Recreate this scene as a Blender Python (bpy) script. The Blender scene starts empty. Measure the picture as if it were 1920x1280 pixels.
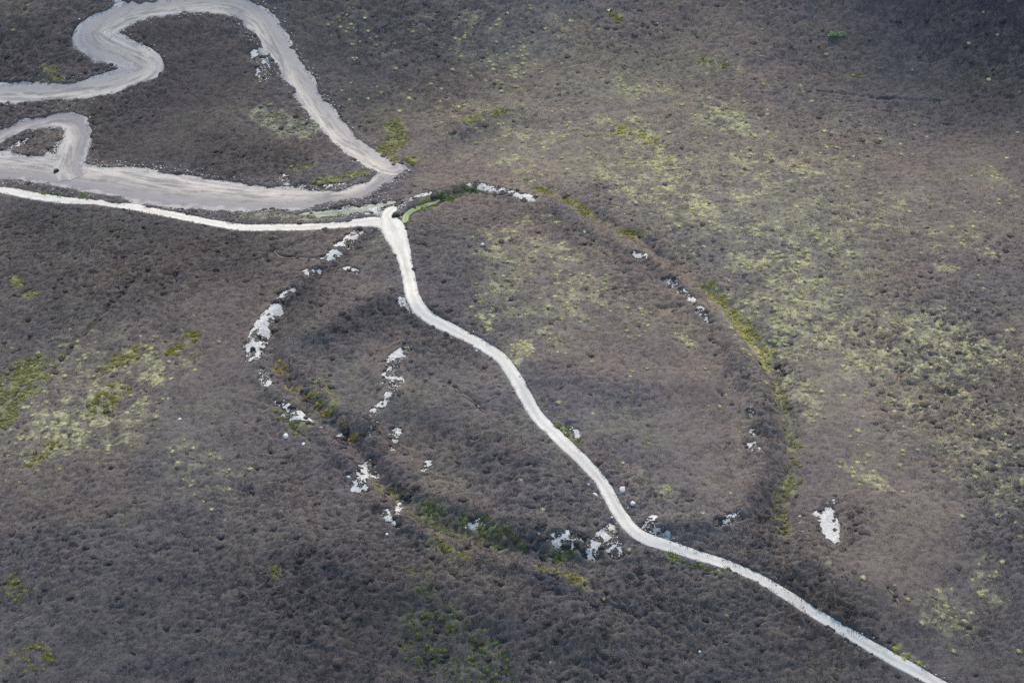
import bpy, math
import numpy as np
from mathutils import Vector

# ------------------------------------------------------------------ camera, sky, sun, exposure
sc = bpy.context.scene
CAM = np.array([0.0, -295.0, 247.0])
TAN = math.tan(math.radians(14.0))
cd = bpy.data.cameras.new("camera")
cd.sensor_width = 36.0
cd.lens = 18.0 / TAN
cd.clip_start = 1.0
cd.clip_end = 20000.0
co = bpy.data.objects.new("camera", cd)
sc.collection.objects.link(co)
co.location = CAM
co.rotation_euler = (Vector((0, 0, 0)) - Vector(CAM)).to_track_quat('-Z', 'Y').to_euler()
sc.camera = co

SUN_EL, SUN_AZ = 36.0, 4.0           # the sun stands beyond the hill, a little to the right of the view
w = bpy.data.worlds.new("World")
sc.world = w
w.use_nodes = True
nt = w.node_tree
bg = nt.nodes["Background"]
sky = nt.nodes.new("ShaderNodeTexSky")
sky.sky_type = 'NISHITA'
sky.sun_disc = False
sky.sun_elevation = math.radians(SUN_EL)
sky.sun_rotation = math.radians(SUN_AZ)
sky.altitude = 400
sky.air_density = 1.0
sky.dust_density = 1.5
nt.links.new(sky.outputs[0], bg.inputs[0])
bg.inputs[1].default_value = 0.15

sd = bpy.data.lights.new("sun", 'SUN')
sd.energy = 2.1
sd.angle = math.radians(0.6)
sd.color = (1.0, 0.93, 0.82)
so = bpy.data.objects.new("sun", sd)
sc.collection.objects.link(so)
sv = Vector((math.sin(math.radians(SUN_AZ)) * math.cos(math.radians(SUN_EL)),
             math.cos(math.radians(SUN_AZ)) * math.cos(math.radians(SUN_EL)),
             math.sin(math.radians(SUN_EL))))
so.rotation_euler = (-sv).to_track_quat('-Z', 'Y').to_euler()
so.location = (0, 300, 400)

sc.view_settings.view_transform = 'Standard'
sc.view_settings.look = 'None'
sc.view_settings.exposure = 1.12
sc.view_settings.gamma = 1.0
sc.render.engine = 'CYCLES'
sc.cycles.use_denoising = False
sc.cycles.max_bounces = 3
sc.cycles.diffuse_bounces = 2

# ------------------------------------------------------------------ numeric helpers
rng = np.random.default_rng(11)
_TAB = np.random.default_rng(5).random((256, 256))


def vnoise(x, y):
    x = np.asarray(x, float); y = np.asarray(y, float)
    xi = np.floor(x).astype(int); yi = np.floor(y).astype(int)
    fx = x - xi; fy = y - yi
    fx = fx * fx * (3 - 2 * fx); fy = fy * fy * (3 - 2 * fy)
    a = _TAB[xi & 255, yi & 255]; b = _TAB[(xi + 1) & 255, yi & 255]
    c = _TAB[xi & 255, (yi + 1) & 255]; d = _TAB[(xi + 1) & 255, (yi + 1) & 255]
    return (a * (1 - fx) + b * fx) * (1 - fy) + (c * (1 - fx) + d * fx) * fy


def fbm(x, y, s, o=4, seed=0.0):
    """fractal noise, roughly 0..1, mean 0.5; s = size of the largest features in metres"""
    v = 0; a = 1.0; t = 0; f = 1.0 / s
    c, sn = math.cos(0.6), math.sin(0.6)
    x = np.asarray(x, float) + seed * 37.7; y = np.asarray(y, float) - seed * 91.3
    for i in range(o):
        v = v + a * vnoise(x * f + 17.3 * i, y * f - 9.1 * i); t += a
        x, y = c * x - sn * y, sn * x + c * y
        a *= 0.55; f *= 2.05
    return v / t


def sstep(a, b, v):
    t = np.clip((v - a) / (b - a), 0, 1)
    return t * t * (3 - 2 * t)


def hump(t, H, L):
    t = np.maximum(t, 0)
    return H * (1 - np.exp(-(t / L) ** 2))


def macro(x, y):
    """the hill: a knoll carrying the fort, a saddle behind it, ground rising again beyond"""
    z = -hump(-(y + 42), 28, 95)
    z = z - hump(-(x + 40) - 0.25 * (y + 20), 16, 95)
    z = z - hump(y - 22 - 0.12 * x, 7, 42)
    z = z + hump(y - 66, 48, 115)
    z = z + hump(0.75 * x + 0.66 * y - 112, 44, 70)
    z = z - hump(x - 55, 5, 80)
    z = z + 2.2 * np.exp(-((x - 5) / 42) ** 2 - ((y + 2) / 38) ** 2)
    return z


# camera basis, to carry positions surveyed on the photograph to the ground they stand on
F = -CAM / np.linalg.norm(CAM)
R = np.array([1.0, 0, 0])
U = np.cross(R, F)


def cast(px, py, zf, it=40):
    px = np.asarray(px, float); py = np.asarray(py, float)
    u = (px - 960) / 960 * TAN; v = -(py - 640) / 960 * TAN
    d = F[None] + u[:, None] * R + v[:, None] * U
    t = -CAM[2] / d[:, 2]
    for _ in range(it):
        p = CAM + t[:, None] * d
        t = t + 0.75 * (zf(p[:, 0], p[:, 1]) - p[:, 2]) / d[:, 2]
    p = CAM + t[:, None] * d
    return p[:, :2]


def project(x, y, z):
    p = np.stack([x, y, z], -1) - CAM
    dz = p @ F
    return 960 + 960 / TAN * (p @ R) / dz, 640 - 960 / TAN * (p @ U) / dz


# ------------------------------------------------------------------ raster of the site (0.4 m cells)
RX0, RX1, RY0, RY1, RS = -165.0, 165.0, -125.0, 190.0, 0.4
NX = int((RX1 - RX0) / RS) + 1
NY = int((RY1 - RY0) / RS) + 1
GX, GY = np.meshgrid(RX0 + RS * np.arange(NX), RY0 + RS * np.arange(NY), indexing='ij')


def sample(A, x, y):
    fx = np.clip((np.asarray(x) - RX0) / RS, 0, NX - 1.001); fy = np.clip((np.asarray(y) - RY0) / RS, 0, NY - 1.001)
    i = fx.astype(int); j = fy.astype(int); fx = fx - i; fy = fy - j
    return (A[i, j] * (1 - fx) + A[i + 1, j] * fx) * (1 - fy) + (A[i, j + 1] * (1 - fx) + A[i + 1, j + 1] * fx) * fy


def smooth_line(P, step=0.6):
    """Catmull-Rom through the rows of P (xy and any further columns), resampled about every step metres"""
    P = np.asarray(P, float)
    if len(P) == 1:
        return P
    Q = np.vstack([2 * P[0] - P[1], P, 2 * P[-1] - P[-2]])
    out = []
    for i in range(1, len(Q) - 2):
        n = max(2, int(np.linalg.norm(Q[i + 1, :2] - Q[i, :2]) / step))
        t = np.linspace(0, 1, n, endpoint=False)[:, None]
        a, b, c, d = Q[i - 1], Q[i], Q[i + 1], Q[i + 2]
        out.append(0.5 * ((2 * b) + (-a + c) * t + (2 * a - 5 * b + 4 * c - d) * t ** 2 + (-a + 3 * b - 3 * c + d) * t ** 3))
    out.append(P[-1:])
    return np.vstack(out)


def seg_field(L, reach, wcol=None):
    """distance (minus half width when wcol is given) from every raster cell to polyline L, up to reach"""
    D = np.full((NX, NY), 1e3, np.float32)
    if len(L) == 1:
        L = np.vstack([L, L + 1e-3])
    for a, b in zip(L[:-1], L[1:]):
        lo = np.minimum(a[:2], b[:2]) - reach; hi = np.maximum(a[:2], b[:2]) + reach
        i0 = max(0, int((lo[0] - RX0) / RS)); i1 = min(NX, int((hi[0] - RX0) / RS) + 2)
        j0 = max(0, int((lo[1] - RY0) / RS)); j1 = min(NY, int((hi[1] - RY0) / RS) + 2)
        if i0 >= i1 or j0 >= j1:
            continue
        X = GX[i0:i1, j0:j1]; Y = GY[i0:i1, j0:j1]
        e = b[:2] - a[:2]; ee = max(e @ e, 1e-9)
        t = np.clip(((X - a[0]) * e[0] + (Y - a[1]) * e[1]) / ee, 0, 1)
        d = np.hypot(X - a[0] - t * e[0], Y - a[1] - t * e[1])
        if wcol is not None:
            d = d - 0.5 * (a[wcol] + t * (b[wcol] - a[wcol]))
        D[i0:i1, j0:j1] = np.minimum(D[i0:i1, j0:j1], d)
    return D


def line_of(pts, zf, widths=None, step=1.0):
    pts = np.asarray(pts, float)
    g = cast(pts[:, 0], pts[:, 1], zf)
    if widths is not None:
        wv = np.broadcast_to(np.asarray(widths, float), (len(pts),))
        g = np.column_stack([g, wv])
    return smooth_line(g, step)


def lay(A, pts, width, value, zf, power=2.0):
    """add a soft-edged stroke of given half width (m) to raster A"""
    d = seg_field(line_of(pts, zf, step=3.0), width * 2.4)
    A += value * np.exp(-(np.maximum(d, 0) / width) ** power)


# ------------------------------------------------------------------ ramparts, ditches, scarps
HD = np.zeros((NX, NY))
INNER = [(735, 430), (690, 470), (640, 512), (585, 565), (548, 625), (545, 675), (590, 730), (660, 790), (725, 850), (790, 912),
         (880, 958), (980, 990), (1060, 1003), (1140, 1000), (1230, 985), (1320, 985), (1390, 960), (1428, 890), (1436, 800), (1415, 715),
         (1370, 640), (1310, 575), (1240, 515), (1150, 465), (1060, 418), (995, 378), (890, 350), (810, 365), (765, 390)]
lay(HD, INNER[1:13], 2.4, 0.75, macro)
lay(HD, INNER[14:], 2.4, 1.1, macro)
DITCH_W = [(700, 440), (655, 485), (600, 525), (545, 580), (510, 635), (515, 690), (565, 750), (640, 815), (700, 880), (760, 940),
           (850, 995), (960, 1035), (1060, 1050), (1150, 1055)]
lay(HD, DITCH_W, 2.0, -0.75, macro)
OUT_W = [(660, 450), (620, 482), (530, 560), (485, 625), (478, 665), (500, 710), (545, 770), (620, 830), (680, 895), (730, 965),
         (830, 1025), (950, 1068), (1080, 1100)]
lay(HD, OUT_W, 2.1, 0.8, macro)
DITCH_E = [(1330, 545), (1390, 600), (1432, 660), (1462, 730), (1478, 800), (1482, 870), (1472, 950), (1470, 1040)]
lay(HD, DITCH_E, 2.0, -1.2, macro)
lay(HD, [(1030, 350), (1090, 392), (1190, 448), (1260, 500)], 1.6, -0.9, macro)
lay(HD, [(1005, 385), (1100, 445), (1200, 500), (1290, 560)], 2.0, -0.9, macro)
lay(HD, [(790, 395), (840, 372), (900, 358)], 1.8, -0.4, macro)
lay(HD, [(1440, 820), (1445, 900), (1430, 980)], 2.5, -1.0, macro)
# scarps: ground drops towards the camera below these lines
for pts, h, wd in (([(600, 625), (660, 592), (735, 560), (800, 588)], 1.6, 3.5),
                   ([(765, 650), (735, 690), (730, 740), (695, 795)], 1.3, 3.0),
                   ([(1000, 690), (1080, 705), (1200, 715), (1330, 720)], 0.7, 4.0),
                   ([(640, 385), (690, 352), (745, 318), (800, 283), (870, 235), (960, 210)], 1.3, 4.0),
                   ([(750, 752), (850, 790), (980, 850)], 0.8, 4.0),
                   ([(1480, 1040), (1580, 1090), (1700, 1120)], 1.0, 5.0),
                   ([(560, 1010), (720, 1090), (900, 1130), (1100, 1190)], 1.2, 6.0)):
    lay(HD, pts, wd, h, macro)
for pts in ([(1355, 735), (1350, 790), (1360, 850), (1370, 920)], [(1370, 690), (1355, 735)], [(1170, 560), (1205, 530)], [(1240, 580), (1280, 575)]):
    lay(HD, pts, 0.8, -0.5, macro)
HD += (fbm(GX, GY, 26, 3, 1) - 0.5) * 2.0 + (fbm(GX, GY, 5.0, 3, 2) - 0.5) * 0.7


def height0(x, y):
    fade = sstep(0, 12, np.minimum(np.minimum(x - RX0, RX1 - x), np.minimum(y - RY0, RY1 - y)))
    return macro(x, y) + sample(HD, x, y) * fade


def site(pts):
    pts = np.asarray(pts, float).reshape(-1, 2)
    return cast(pts[:, 0], pts[:, 1], height0)


# ------------------------------------------------------------------ tracks: surveyed centre lines (pixel) and widths (metres)
MAIN_W = [((-120, 335), 2.3), ((-50, 348), 2.3), ((0, 357), 2.3), ((60, 369), 2.3), ((120, 377), 2.0), ((180, 379), 2.1), ((250, 390), 2.4), ((320, 403), 2.5),
          ((400, 419), 2.6), ((470, 428), 2.6), ((540, 427), 2.8), ((620, 423), 2.9), ((660, 420), 3.2), ((700, 416), 4.2), ((738, 422), 5.0)]
MAIN_E = [((728, 408), 3.0), ((736, 424), 5.4), ((746, 452), 4.8), ((758, 485), 3.1), ((767, 525), 2.6), ((776, 558), 2.9), ((800, 590), 3.0), ((848, 620), 2.7),
          ((900, 646), 2.4), ((940, 674), 2.4), ((966, 710), 2.4), ((986, 745), 2.45), ((1011, 785), 2.45), ((1050, 825), 2.5),
          ((1095, 866), 2.5), ((1125, 900), 2.4), ((1146, 936), 2.4), ((1162, 965), 2.4), ((1188, 996), 2.5), ((1218, 1014), 2.5),
          ((1265, 1029), 2.3), ((1330, 1049), 2.0), ((1400, 1074), 1.9), ((1460, 1107), 1.9), ((1530, 1151), 2.0), ((1600, 1194), 2.0),
          ((1680, 1239), 2.05), ((1760, 1284), 2.05), ((1850, 1335), 2.1), ((1950, 1392), 2.1)]
ROAD_A = [((-140, 180), 5.2), ((-60, 178), 5.2), ((0, 176), 5.2), ((60, 175), 5.3), ((120, 171), 5.2), ((180, 163), 5.0), ((232, 148), 5.6), ((272, 129), 7.2),
          ((258, 113), 7.0), ((222, 97), 7.0), ((188, 80), 8.0), ((176, 62), 8.2), ((205, 42), 7.0), ((255, 24), 5.2), ((320, 13), 4.4), ((390, 8), 4.8), ((450, 16), 5.6),
          ((490, 42), 6.2), ((512, 78), 5.8), ((540, 120), 5.2), ((575, 172), 4.8), ((612, 224), 4.8), ((652, 264), 5.0), ((690, 294), 5.0), ((728, 314), 4.4), ((752, 310), 3.0)]
ROAD_B = [((752, 306), 2.6), ((728, 324), 3.4), ((695, 347), 3.6), ((650, 364), 4.4), ((600, 372), 6.2), ((540, 375), 8.6), ((450, 371), 11.4), ((380, 364), 12.6), ((300, 355), 13.4),
          ((230, 343), 11.6), ((170, 334), 8.4), ((110, 325), 8.0), ((60, 318), 9.0), ((0, 313), 9.0), ((-60, 308), 8.0), ((-140, 305), 6.0)]
ROAD_C = [((-120, 325), 3.2), ((-50, 282), 3.4), ((0, 255), 3.6), ((40, 240), 3.8), ((80, 230), 4.0), ((115, 226), 4.4), ((140, 236), 5.4), ((145, 258), 5.8), ((136, 288), 5.2), ((130, 318), 4.6), ((140, 335), 4.4)]
SPUR = [((560, 402), 1.6), ((620, 400), 1.9), ((670, 394), 1.9), ((710, 385), 1.6), ((742, 379), 1.2)]
SIDE = [((758, 418), 1.6), ((762, 404), 1.6), ((778, 393), 1.2), ((800, 385), .9), ((825, 376), .7)]
ARM = [((731, 416), 2.6), ((727, 404), 2.4), ((734, 395), 2.6), ((741, 388), 2.2)]
TRACKS = {}
TD = np.full((NX, NY), 1e3, np.float32)      # signed distance to the nearest track edge
for key, T in (('main_w', MAIN_W), ('main_e', MAIN_E), ('road_a', ROAD_A), ('road_b', ROAD_B), ('road_c', ROAD_C),
               ('spur', SPUR), ('side', SIDE), ('arm', ARM)):
    g = site([p for p, _ in T])
    L = smooth_line(np.column_stack([g, [v * (.79 if key.startswith('main') else 1) for _, v in T]]), 0.5)
    TRACKS[key] = L
    if key in ('spur', 'side'):
        continue
    TD = np.minimum(TD, seg_field(L, 9.0, 2))
HB = HD.copy()
# the wide roads are graded into the ground: level them a little by averaging, then lower the ground under the wearing course
k = 9
pad = np.pad(HD, k, mode='edge')
cs = np.cumsum(np.cumsum(np.pad(pad, ((1, 0), (1, 0))), 0), 1)
n = 2 * k + 1
BOX = (cs[n:, n:] - cs[:-n, n:] - cs[n:, :-n] + cs[:-n, :-n]) / (n * n)
road_w = sstep(1.6, -0.4, TD)
HB = HD * (1 - road_w) + BOX * road_w
HG = HB - 0.30 * sstep(1.9, 0.9, TD)


def fade_edge(x, y):
    return sstep(0, 12, np.minimum(np.minimum(x - RX0, RX1 - x), np.minimum(y - RY0, RY1 - y)))


def height(x, y):          # natural surface (tracks lie on it)
    return macro(x, y) + sample(HB, x, y) * fade_edge(x, y)


def height_ground(x, y):   # the ground sheet, sunk under the wearing course
    return macro(x, y) + sample(HG, x, y) * fade_edge(x, y)


def normal_at(x, y, e=0.5):
    zx = (height(x + e, y) - height(x - e, y)) / (2 * e); zy = (height(x, y + e) - height(x, y - e)) / (2 * e)
    nn = np.stack([-zx, -zy, np.ones_like(zx)], -1)
    return nn / np.linalg.norm(nn, axis=-1, keepdims=True)


# ------------------------------------------------------------------ cover maps
BUSHY = np.full((NX, NY), 0.42)     # 0 short smooth heather, 1 tall tussocky heather
for pts, wd, v in (([(700, 1150), (900, 1080), (1100, 1150), (1300, 1120)], 16, .35), ([(650, 1000), (850, 1000), (1050, 1050)], 7, .15),
                   ([(480, 1100), (300, 1050), (480, 900)], 14, .2),
                   ([(40, 420), (150, 480), (300, 520), (420, 480)], 9, .25), ([(60, 640), (200, 560)], 9, .2),
                   ([(690, 450), (600, 530), (520, 620), (540, 700), (640, 810), (760, 930)], 3.0, .25),
                   ([(1470, 640), (1445, 760), (1450, 880), (1440, 990), (1480, 1080), (1600, 1170)], 4.5, .5), ([(1620, 1240), (1500, 1160)], 5, .2),
                   ([(1800, 640), (1860, 800), (1900, 960)], 12, .35), ([(1690, 640), (1760, 760)], 8, .3), ([(1600, 950), (1600, 1000)], 3, .5),
                   ([(1750, 1150), (1840, 1190)], 4, .5), ([(1160, 900), (1250, 930)], 5, .4), ([(1440, 470), (1520, 560), (1640, 620)], 8, .25),
                   ([(620, 640), (740, 600), (830, 640)], 5, .35), ([(860, 830), (980, 900), (1080, 950)], 7, .2), ([(1330, 630), (1400, 700)], 4, .3),
                   ([(150, 270), (60, 300), (20, 80)], 6, .2), ([(1000, 400), (1100, 460), (1180, 500)], 3, .3), ([(540, 310), (440, 290)], 5, .25),
                   ([(1560, 680), (1580, 800), (1560, 900)], 6.5, -.5), ([(1700, 900), (1760, 1080), (1820, 1260)], 8, -.45), ([(1650, 1050), (1700, 1240)], 6, -.35),
                   ([(1100, 640), (1250, 640), (1330, 760)], 8, -.3), ([(1100, 780), (1250, 820), (1300, 900)], 7, -.22), ([(350, 60), (380, 180), (300, 260)], 9, -.35),
                   ([(560, 60), (700, 150)], 9, -.3), ([(1000, 120), (1150, 180), (1080, 280), (960, 260)], 8, -.3), ([(800, 320), (860, 300), (1000, 290)], 5, -.3),
                   ([(1600, 60), (1800, 150), (1850, 300)], 14, -.25), ([(1560, 560), (1660, 600), (1720, 640)], 5, -.35), ([(560, 500), (650, 540)], 3, -.2),
                   ([(400, 560), (440, 700), (380, 800)], 7, -.3), ([(640, 620), (700, 700)], 5, -.1)):
    lay(BUSHY, pts, wd, v, height0)
BUSHY += (fbm(GX, GY, 18, 3, 3) - 0.5) * 0.7
BUSHY = np.clip(BUSHY, 0.02, 1)

TUSS = np.zeros((NX, NY))            # pale grass tussocks among the heather
for pts, wd, v in (([(1135, 140), (1200, 165), (1300, 185), (1420, 235)], 3.0, .55), ([(1180, 240)], 3.4, .9), ([(1130, 230), (1210, 260)], 2.0, .7),
                   ([(1310, 215), (1400, 245), (1440, 275)], 3.0, .7), ([(1220, 290), (1270, 320), (1300, 345)], 3.0, .75),
                   ([(1240, 330), (1300, 360), (1370, 380)], 4.5, .65), ([(1150, 330), (1210, 380), (1290, 390)], 4.0, .45), ([(1340, 370), (1420, 375)], 2.5, .6),
                   ([(1000, 330), (940, 300), (1000, 320)], 2.6, .7), ([(1120, 335), (1145, 340)], 1.8, .9), ([(1400, 280), (1470, 330), (1540, 300)], 6, .4),
                   ([(1560, 380), (1640, 420), (1700, 380)], 7, .28), ([(1450, 440), (1480, 520), (1500, 600), (1560, 650)], 5.0, .62),
                   ([(1540, 440), (1600, 490), (1640, 520)], 2.5, .6), ([(1400, 480), (1460, 560), (1560, 600)], 6, .35), ([(1600, 640), (1700, 690), (1780, 760)], 5.0, .6),
                   ([(1640, 600), (1740, 640), (1850, 660)], 6.0, .4), ([(1690, 730), (1720, 780)], 2, .6), ([(1800, 780), (1850, 860), (1910, 920)], 6.0, .45),
                   ([(1860, 700), (1900, 820)], 6, .25), ([(1830, 460), (1860, 475)], 1.8, .95), ([(1760, 460), (1820, 440)], 4, .3), ([(1770, 505), (1790, 508)], 1.2, .8),
                   ([(1590, 860), (1620, 880), (1650, 910)], 2.0, .8), ([(1690, 860)], 1.2, .9), ([(1760, 820), (1830, 900)], 4, .35),
                   ([(945, 440), (960, 500), (930, 560), (920, 590)], 2.6, .8), ([(1000, 470), (1060, 500), (1090, 540)], 4, .5), ([(990, 640), (1020, 660), (980, 680)], 2.6, .75),
                   ([(1000, 560), (1060, 590), (1080, 640)], 4.5, .42), ([(1120, 560), (1190, 600)], 4, .25), ([(1280, 630), (1295, 650)], 1.2, .9),
                   ([(920, 50), (1000, 90), (1050, 60)], 7, .28), ([(820, 60), (900, 130), (960, 130)], 6, .28), ([(740, 180), (850, 210)], 6, .2), ([(720, 90), (660, 30)], 6, .15),
                   ([(1450, 160), (1480, 170)], 2.0, .7), ([(1330, 115), (1400, 150)], 3, .4), ([(1900, 380), (1870, 330)], 5, .2), ([(1600, 270), (1560, 330)], 7, .28),
                   ([(1740, 600), (1790, 640)], 2.6, .4), ([(1840, 1060), (1850, 1110)], 2.4, .6), ([(1740, 1140), (1790, 1150)], 3, .5), ([(1560, 1060), (1590, 1070)], 1.8, .6),
                   ([(1480, 620), (1500, 720), (1515, 780)], 2.6, .5), ([(1340, 570), (1420, 640), (1470, 720)], 3.2, .4), ([(1800, 1180), (1780, 1130)], 2, .4),
                   ([(180, 680), (230, 740), (180, 800)], 7.0, .62), ([(280, 690), (260, 720)], 3, .6), ([(130, 780), (60, 850)], 6, .4), ([(250, 810), (240, 830)], 2, .7),
                   ([(340, 850), (400, 880), (420, 920)], 4, .3), ([(1190, 890), (1240, 910), (1250, 930)], 2.2, .5), ([(860, 210), (960, 260), (860, 280)], 5, .2),
                   ([(1030, 420), (980, 420)], 3, .3), ([(60, 10), (10, 20)], 4, .3)):
    lay(TUSS, pts, wd, v, height0)
lay(TUSS, [(945, 440), (962, 500), (932, 560), (925, 600)], 3.0, .5, height0)
lay(TUSS, [(1000, 470), (1060, 505), (1080, 540)], 3.6, .4, height0)
lay(TUSS, [(985, 670), (1020, 640), (1060, 600)], 3.6, .5, height0)
lay(TUSS, [(950, 470), (1040, 480), (1080, 560), (1000, 600)], 6.0, .3, height0)
lay(TUSS, [(90, 820), (200, 740), (310, 670)], 7.0, .4, height0)
lay(TUSS, [(1000, 230), (1200, 310), (1420, 440), (1600, 600), (1800, 800)], 15, .3, height0)
TUSS += 0.012 * (GX > 0)

AGE_SHADE = np.zeros((NX, NY))             # old dark heather, plus shade painted over the left, bottom and upper right
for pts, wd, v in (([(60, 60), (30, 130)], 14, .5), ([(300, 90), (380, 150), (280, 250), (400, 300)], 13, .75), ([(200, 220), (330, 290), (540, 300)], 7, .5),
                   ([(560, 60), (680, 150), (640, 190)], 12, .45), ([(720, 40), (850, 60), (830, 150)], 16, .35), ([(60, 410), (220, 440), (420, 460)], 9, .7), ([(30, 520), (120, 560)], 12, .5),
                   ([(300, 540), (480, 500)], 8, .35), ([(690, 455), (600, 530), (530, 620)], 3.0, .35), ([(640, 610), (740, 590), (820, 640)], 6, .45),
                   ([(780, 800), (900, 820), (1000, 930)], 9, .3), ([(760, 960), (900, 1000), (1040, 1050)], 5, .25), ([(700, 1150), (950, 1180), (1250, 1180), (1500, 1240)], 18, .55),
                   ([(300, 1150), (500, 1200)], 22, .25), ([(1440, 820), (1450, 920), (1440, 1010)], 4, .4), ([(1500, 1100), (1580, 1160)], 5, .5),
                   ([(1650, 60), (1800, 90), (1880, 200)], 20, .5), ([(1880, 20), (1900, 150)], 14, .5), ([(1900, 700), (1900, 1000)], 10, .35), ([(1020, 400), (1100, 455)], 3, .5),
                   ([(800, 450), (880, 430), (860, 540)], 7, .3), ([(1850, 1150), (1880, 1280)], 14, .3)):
    lay(AGE_SHADE, pts, wd, v, height0)
AGE_SHADE += .32 * sstep(15, -55, GX) + .2 * sstep(-40, -90, GY) + .55 * sstep(120, 200, .75 * GX + .66 * GY + 10)  # painted shade: left side, near slope and far right corner darkened in colour
AGE_SHADE = np.clip(AGE_SHADE + (fbm(GX, GY, 14, 3, 61) - .5) * .3, 0, 1)
WARM = np.zeros((NX, NY))            # brown, sunburnt young heather
for pts, wd, v in (([(1560, 680), (1590, 820), (1700, 960), (1800, 1200)], 10, .8), ([(1150, 620), (1280, 650), (1330, 800)], 12, .5), ([(430, 560), (450, 720), (520, 900)], 9, .5),
                   ([(640, 520), (680, 560)], 5, .4), ([(900, 300), (1100, 280)], 12, .3), ([(560, 1000), (480, 1080)], 9, .4), ([(1750, 620), (1860, 640)], 8, .3)):
    lay(WARM, pts, wd, v, height0)
OLIVE = np.zeros((NX, NY))           # heather thinly mixed with moor grass
for pts, wd, v in (([(1100, 200), (1300, 250), (1450, 400), (1560, 560)], 24, .7), ([(1700, 700), (1850, 850)], 14, .5), ([(960, 330), (1100, 330)], 10, .5), ([(960, 500), (1040, 580)], 10, .4),
                   ([(170, 740), (240, 760)], 12, .5)):
    lay(OLIVE, pts, wd, v, height0)

GREEN = np.zeros((NX, NY))           # where grass patches (own objects) grow: heather thins out
BARE = np.full((NX, NY), 1e3, np.float32)   # signed distance to scree and footpaths

# ------------------------------------------------------------------ materials
def mat(name):
    m = bpy.data.materials.new(name); m.use_nodes = True
    b = m.node_tree.nodes["Principled BSDF"]
    b.inputs["Roughness"].default_value = 0.95
    b.inputs["Specular IOR Level"].default_value = 0.1
    return m, m.node_tree, b


def noise_node(t, scale, detail=5, rough=0.6, vec=None):
    nn = t.nodes.new("ShaderNodeTexNoise"); nn.inputs["Scale"].default_value = scale
    nn.inputs["Detail"].default_value = detail; nn.inputs["Roughness"].default_value = rough
    if vec is not None:
        t.links.new(vec, nn.inputs["Vector"])
    return nn


def ramp_node(t, fac, stops):
    r = t.nodes.new("ShaderNodeValToRGB")
    el = r.color_ramp.elements
    while len(el) < len(stops):
        el.new(0.5)
    for e, (p, c) in zip(el, stops):
        e.position = p; e.color = (*c, 1)
    t.links.new(fac, r.inputs[0])
    return r


def mixc(t, fac, a, b, mode='MIX'):
    m = t.nodes.new("ShaderNodeMix"); m.data_type = 'RGBA'; m.blend_type = mode
    for s, v in ((m.inputs[0], fac), (m.inputs[6], a), (m.inputs[7], b)):
        if hasattr(v, 'links') or isinstance(v, bpy.types.NodeSocket):
            t.links.new(v, s)
        else:
            s.default_value = (*v, 1) if isinstance(v, tuple) else v
    return m.outputs[2]


def tint_material(name, var=0.25, scale=9.0, rough=0.95, trans=0.0):
    """plant material: colour carried by each plant, a little grain on top"""
    m, t, b = mat(name)
    a = t.nodes.new("ShaderNodeAttribute"); a.attribute_type = 'INSTANCER'; a.attribute_name = "tint"
    c = a.outputs["Color"]
    t.links.new(c, b.inputs["Base Color"])
    b.inputs["Roughness"].default_value = rough
    if trans > 0:
        tr = t.nodes.new("ShaderNodeBsdfTranslucent"); t.links.new(c, tr.inputs[0])
        mx = t.nodes.new("ShaderNodeMixShader"); mx.inputs[0].default_value = trans
        t.links.new(b.outputs[0], mx.inputs[1]); t.links.new(tr.outputs[0], mx.inputs[2])
        t.links.new(mx.outputs[0], t.nodes["Material Output"].inputs[0])
    return m


M_HEATHER = tint_material("heather", 0.22, 7.0, 0.95, 0.5)
M_GRASS = tint_material("tussock grass", 0.2, 6.0, 0.9, 0.45)

# the closed heather canopy between the standing shoots
M_CANOPY, t, b = mat("heather canopy")
a = t.nodes.new("ShaderNodeAttribute"); a.attribute_name = "tint"
g = t.nodes.new("ShaderNodeNewGeometry")
na = noise_node(t, 3.6, 4, 0.75, g.outputs["Position"])
ra = ramp_node(t, na.outputs[0], [(0.3, (0.8, 0.8, 0.8)), (0.7, (1.24, 1.24, 1.24))])
t.links.new(mixc(t, 1.0, a.outputs["Color"], ra.outputs[0], 'MULTIPLY'), b.inputs["Base Color"])
bp = t.nodes.new("ShaderNodeBump"); bp.inputs["Strength"].default_value = 0.9; bp.inputs["Distance"].default_value = 0.2
t.links.new(na.outputs[0], bp.inputs["Height"]); t.links.new(bp.outputs[0], b.inputs["Normal"])

# ground: dark peaty soil with moss and litter
M_GROUND, t, b = mat("peaty ground")
tc = t.nodes.new("ShaderNodeTexCoord")
n1 = noise_node(t, 0.12, 8, 0.65, tc.outputs["Object"]); n2 = noise_node(t, 2.2, 6, 0.7, tc.outputs["Object"])
r1 = ramp_node(t, n1.outputs[0], [(0.3, (0.045, 0.038, 0.032)), (0.5, (0.07, 0.06, 0.05)), (0.72, (0.075, 0.075, 0.04))])
r2 = ramp_node(t, n2.outputs[0], [(0.3, (0.6, 0.6, 0.6)), (0.7, (1.35, 1.3, 1.2))])
t.links.new(mixc(t, 1.0, r1.outputs[0], r2.outputs[0], 'MULTIPLY'), b.inputs["Base Color"])
bp = t.nodes.new("ShaderNodeBump"); bp.inputs["Strength"].default_value = 0.6; bp.inputs["Distance"].default_value = 0.15
t.links.new(n2.outputs[0], bp.inputs["Height"]); t.links.new(bp.outputs[0], b.inputs["Normal"])


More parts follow.
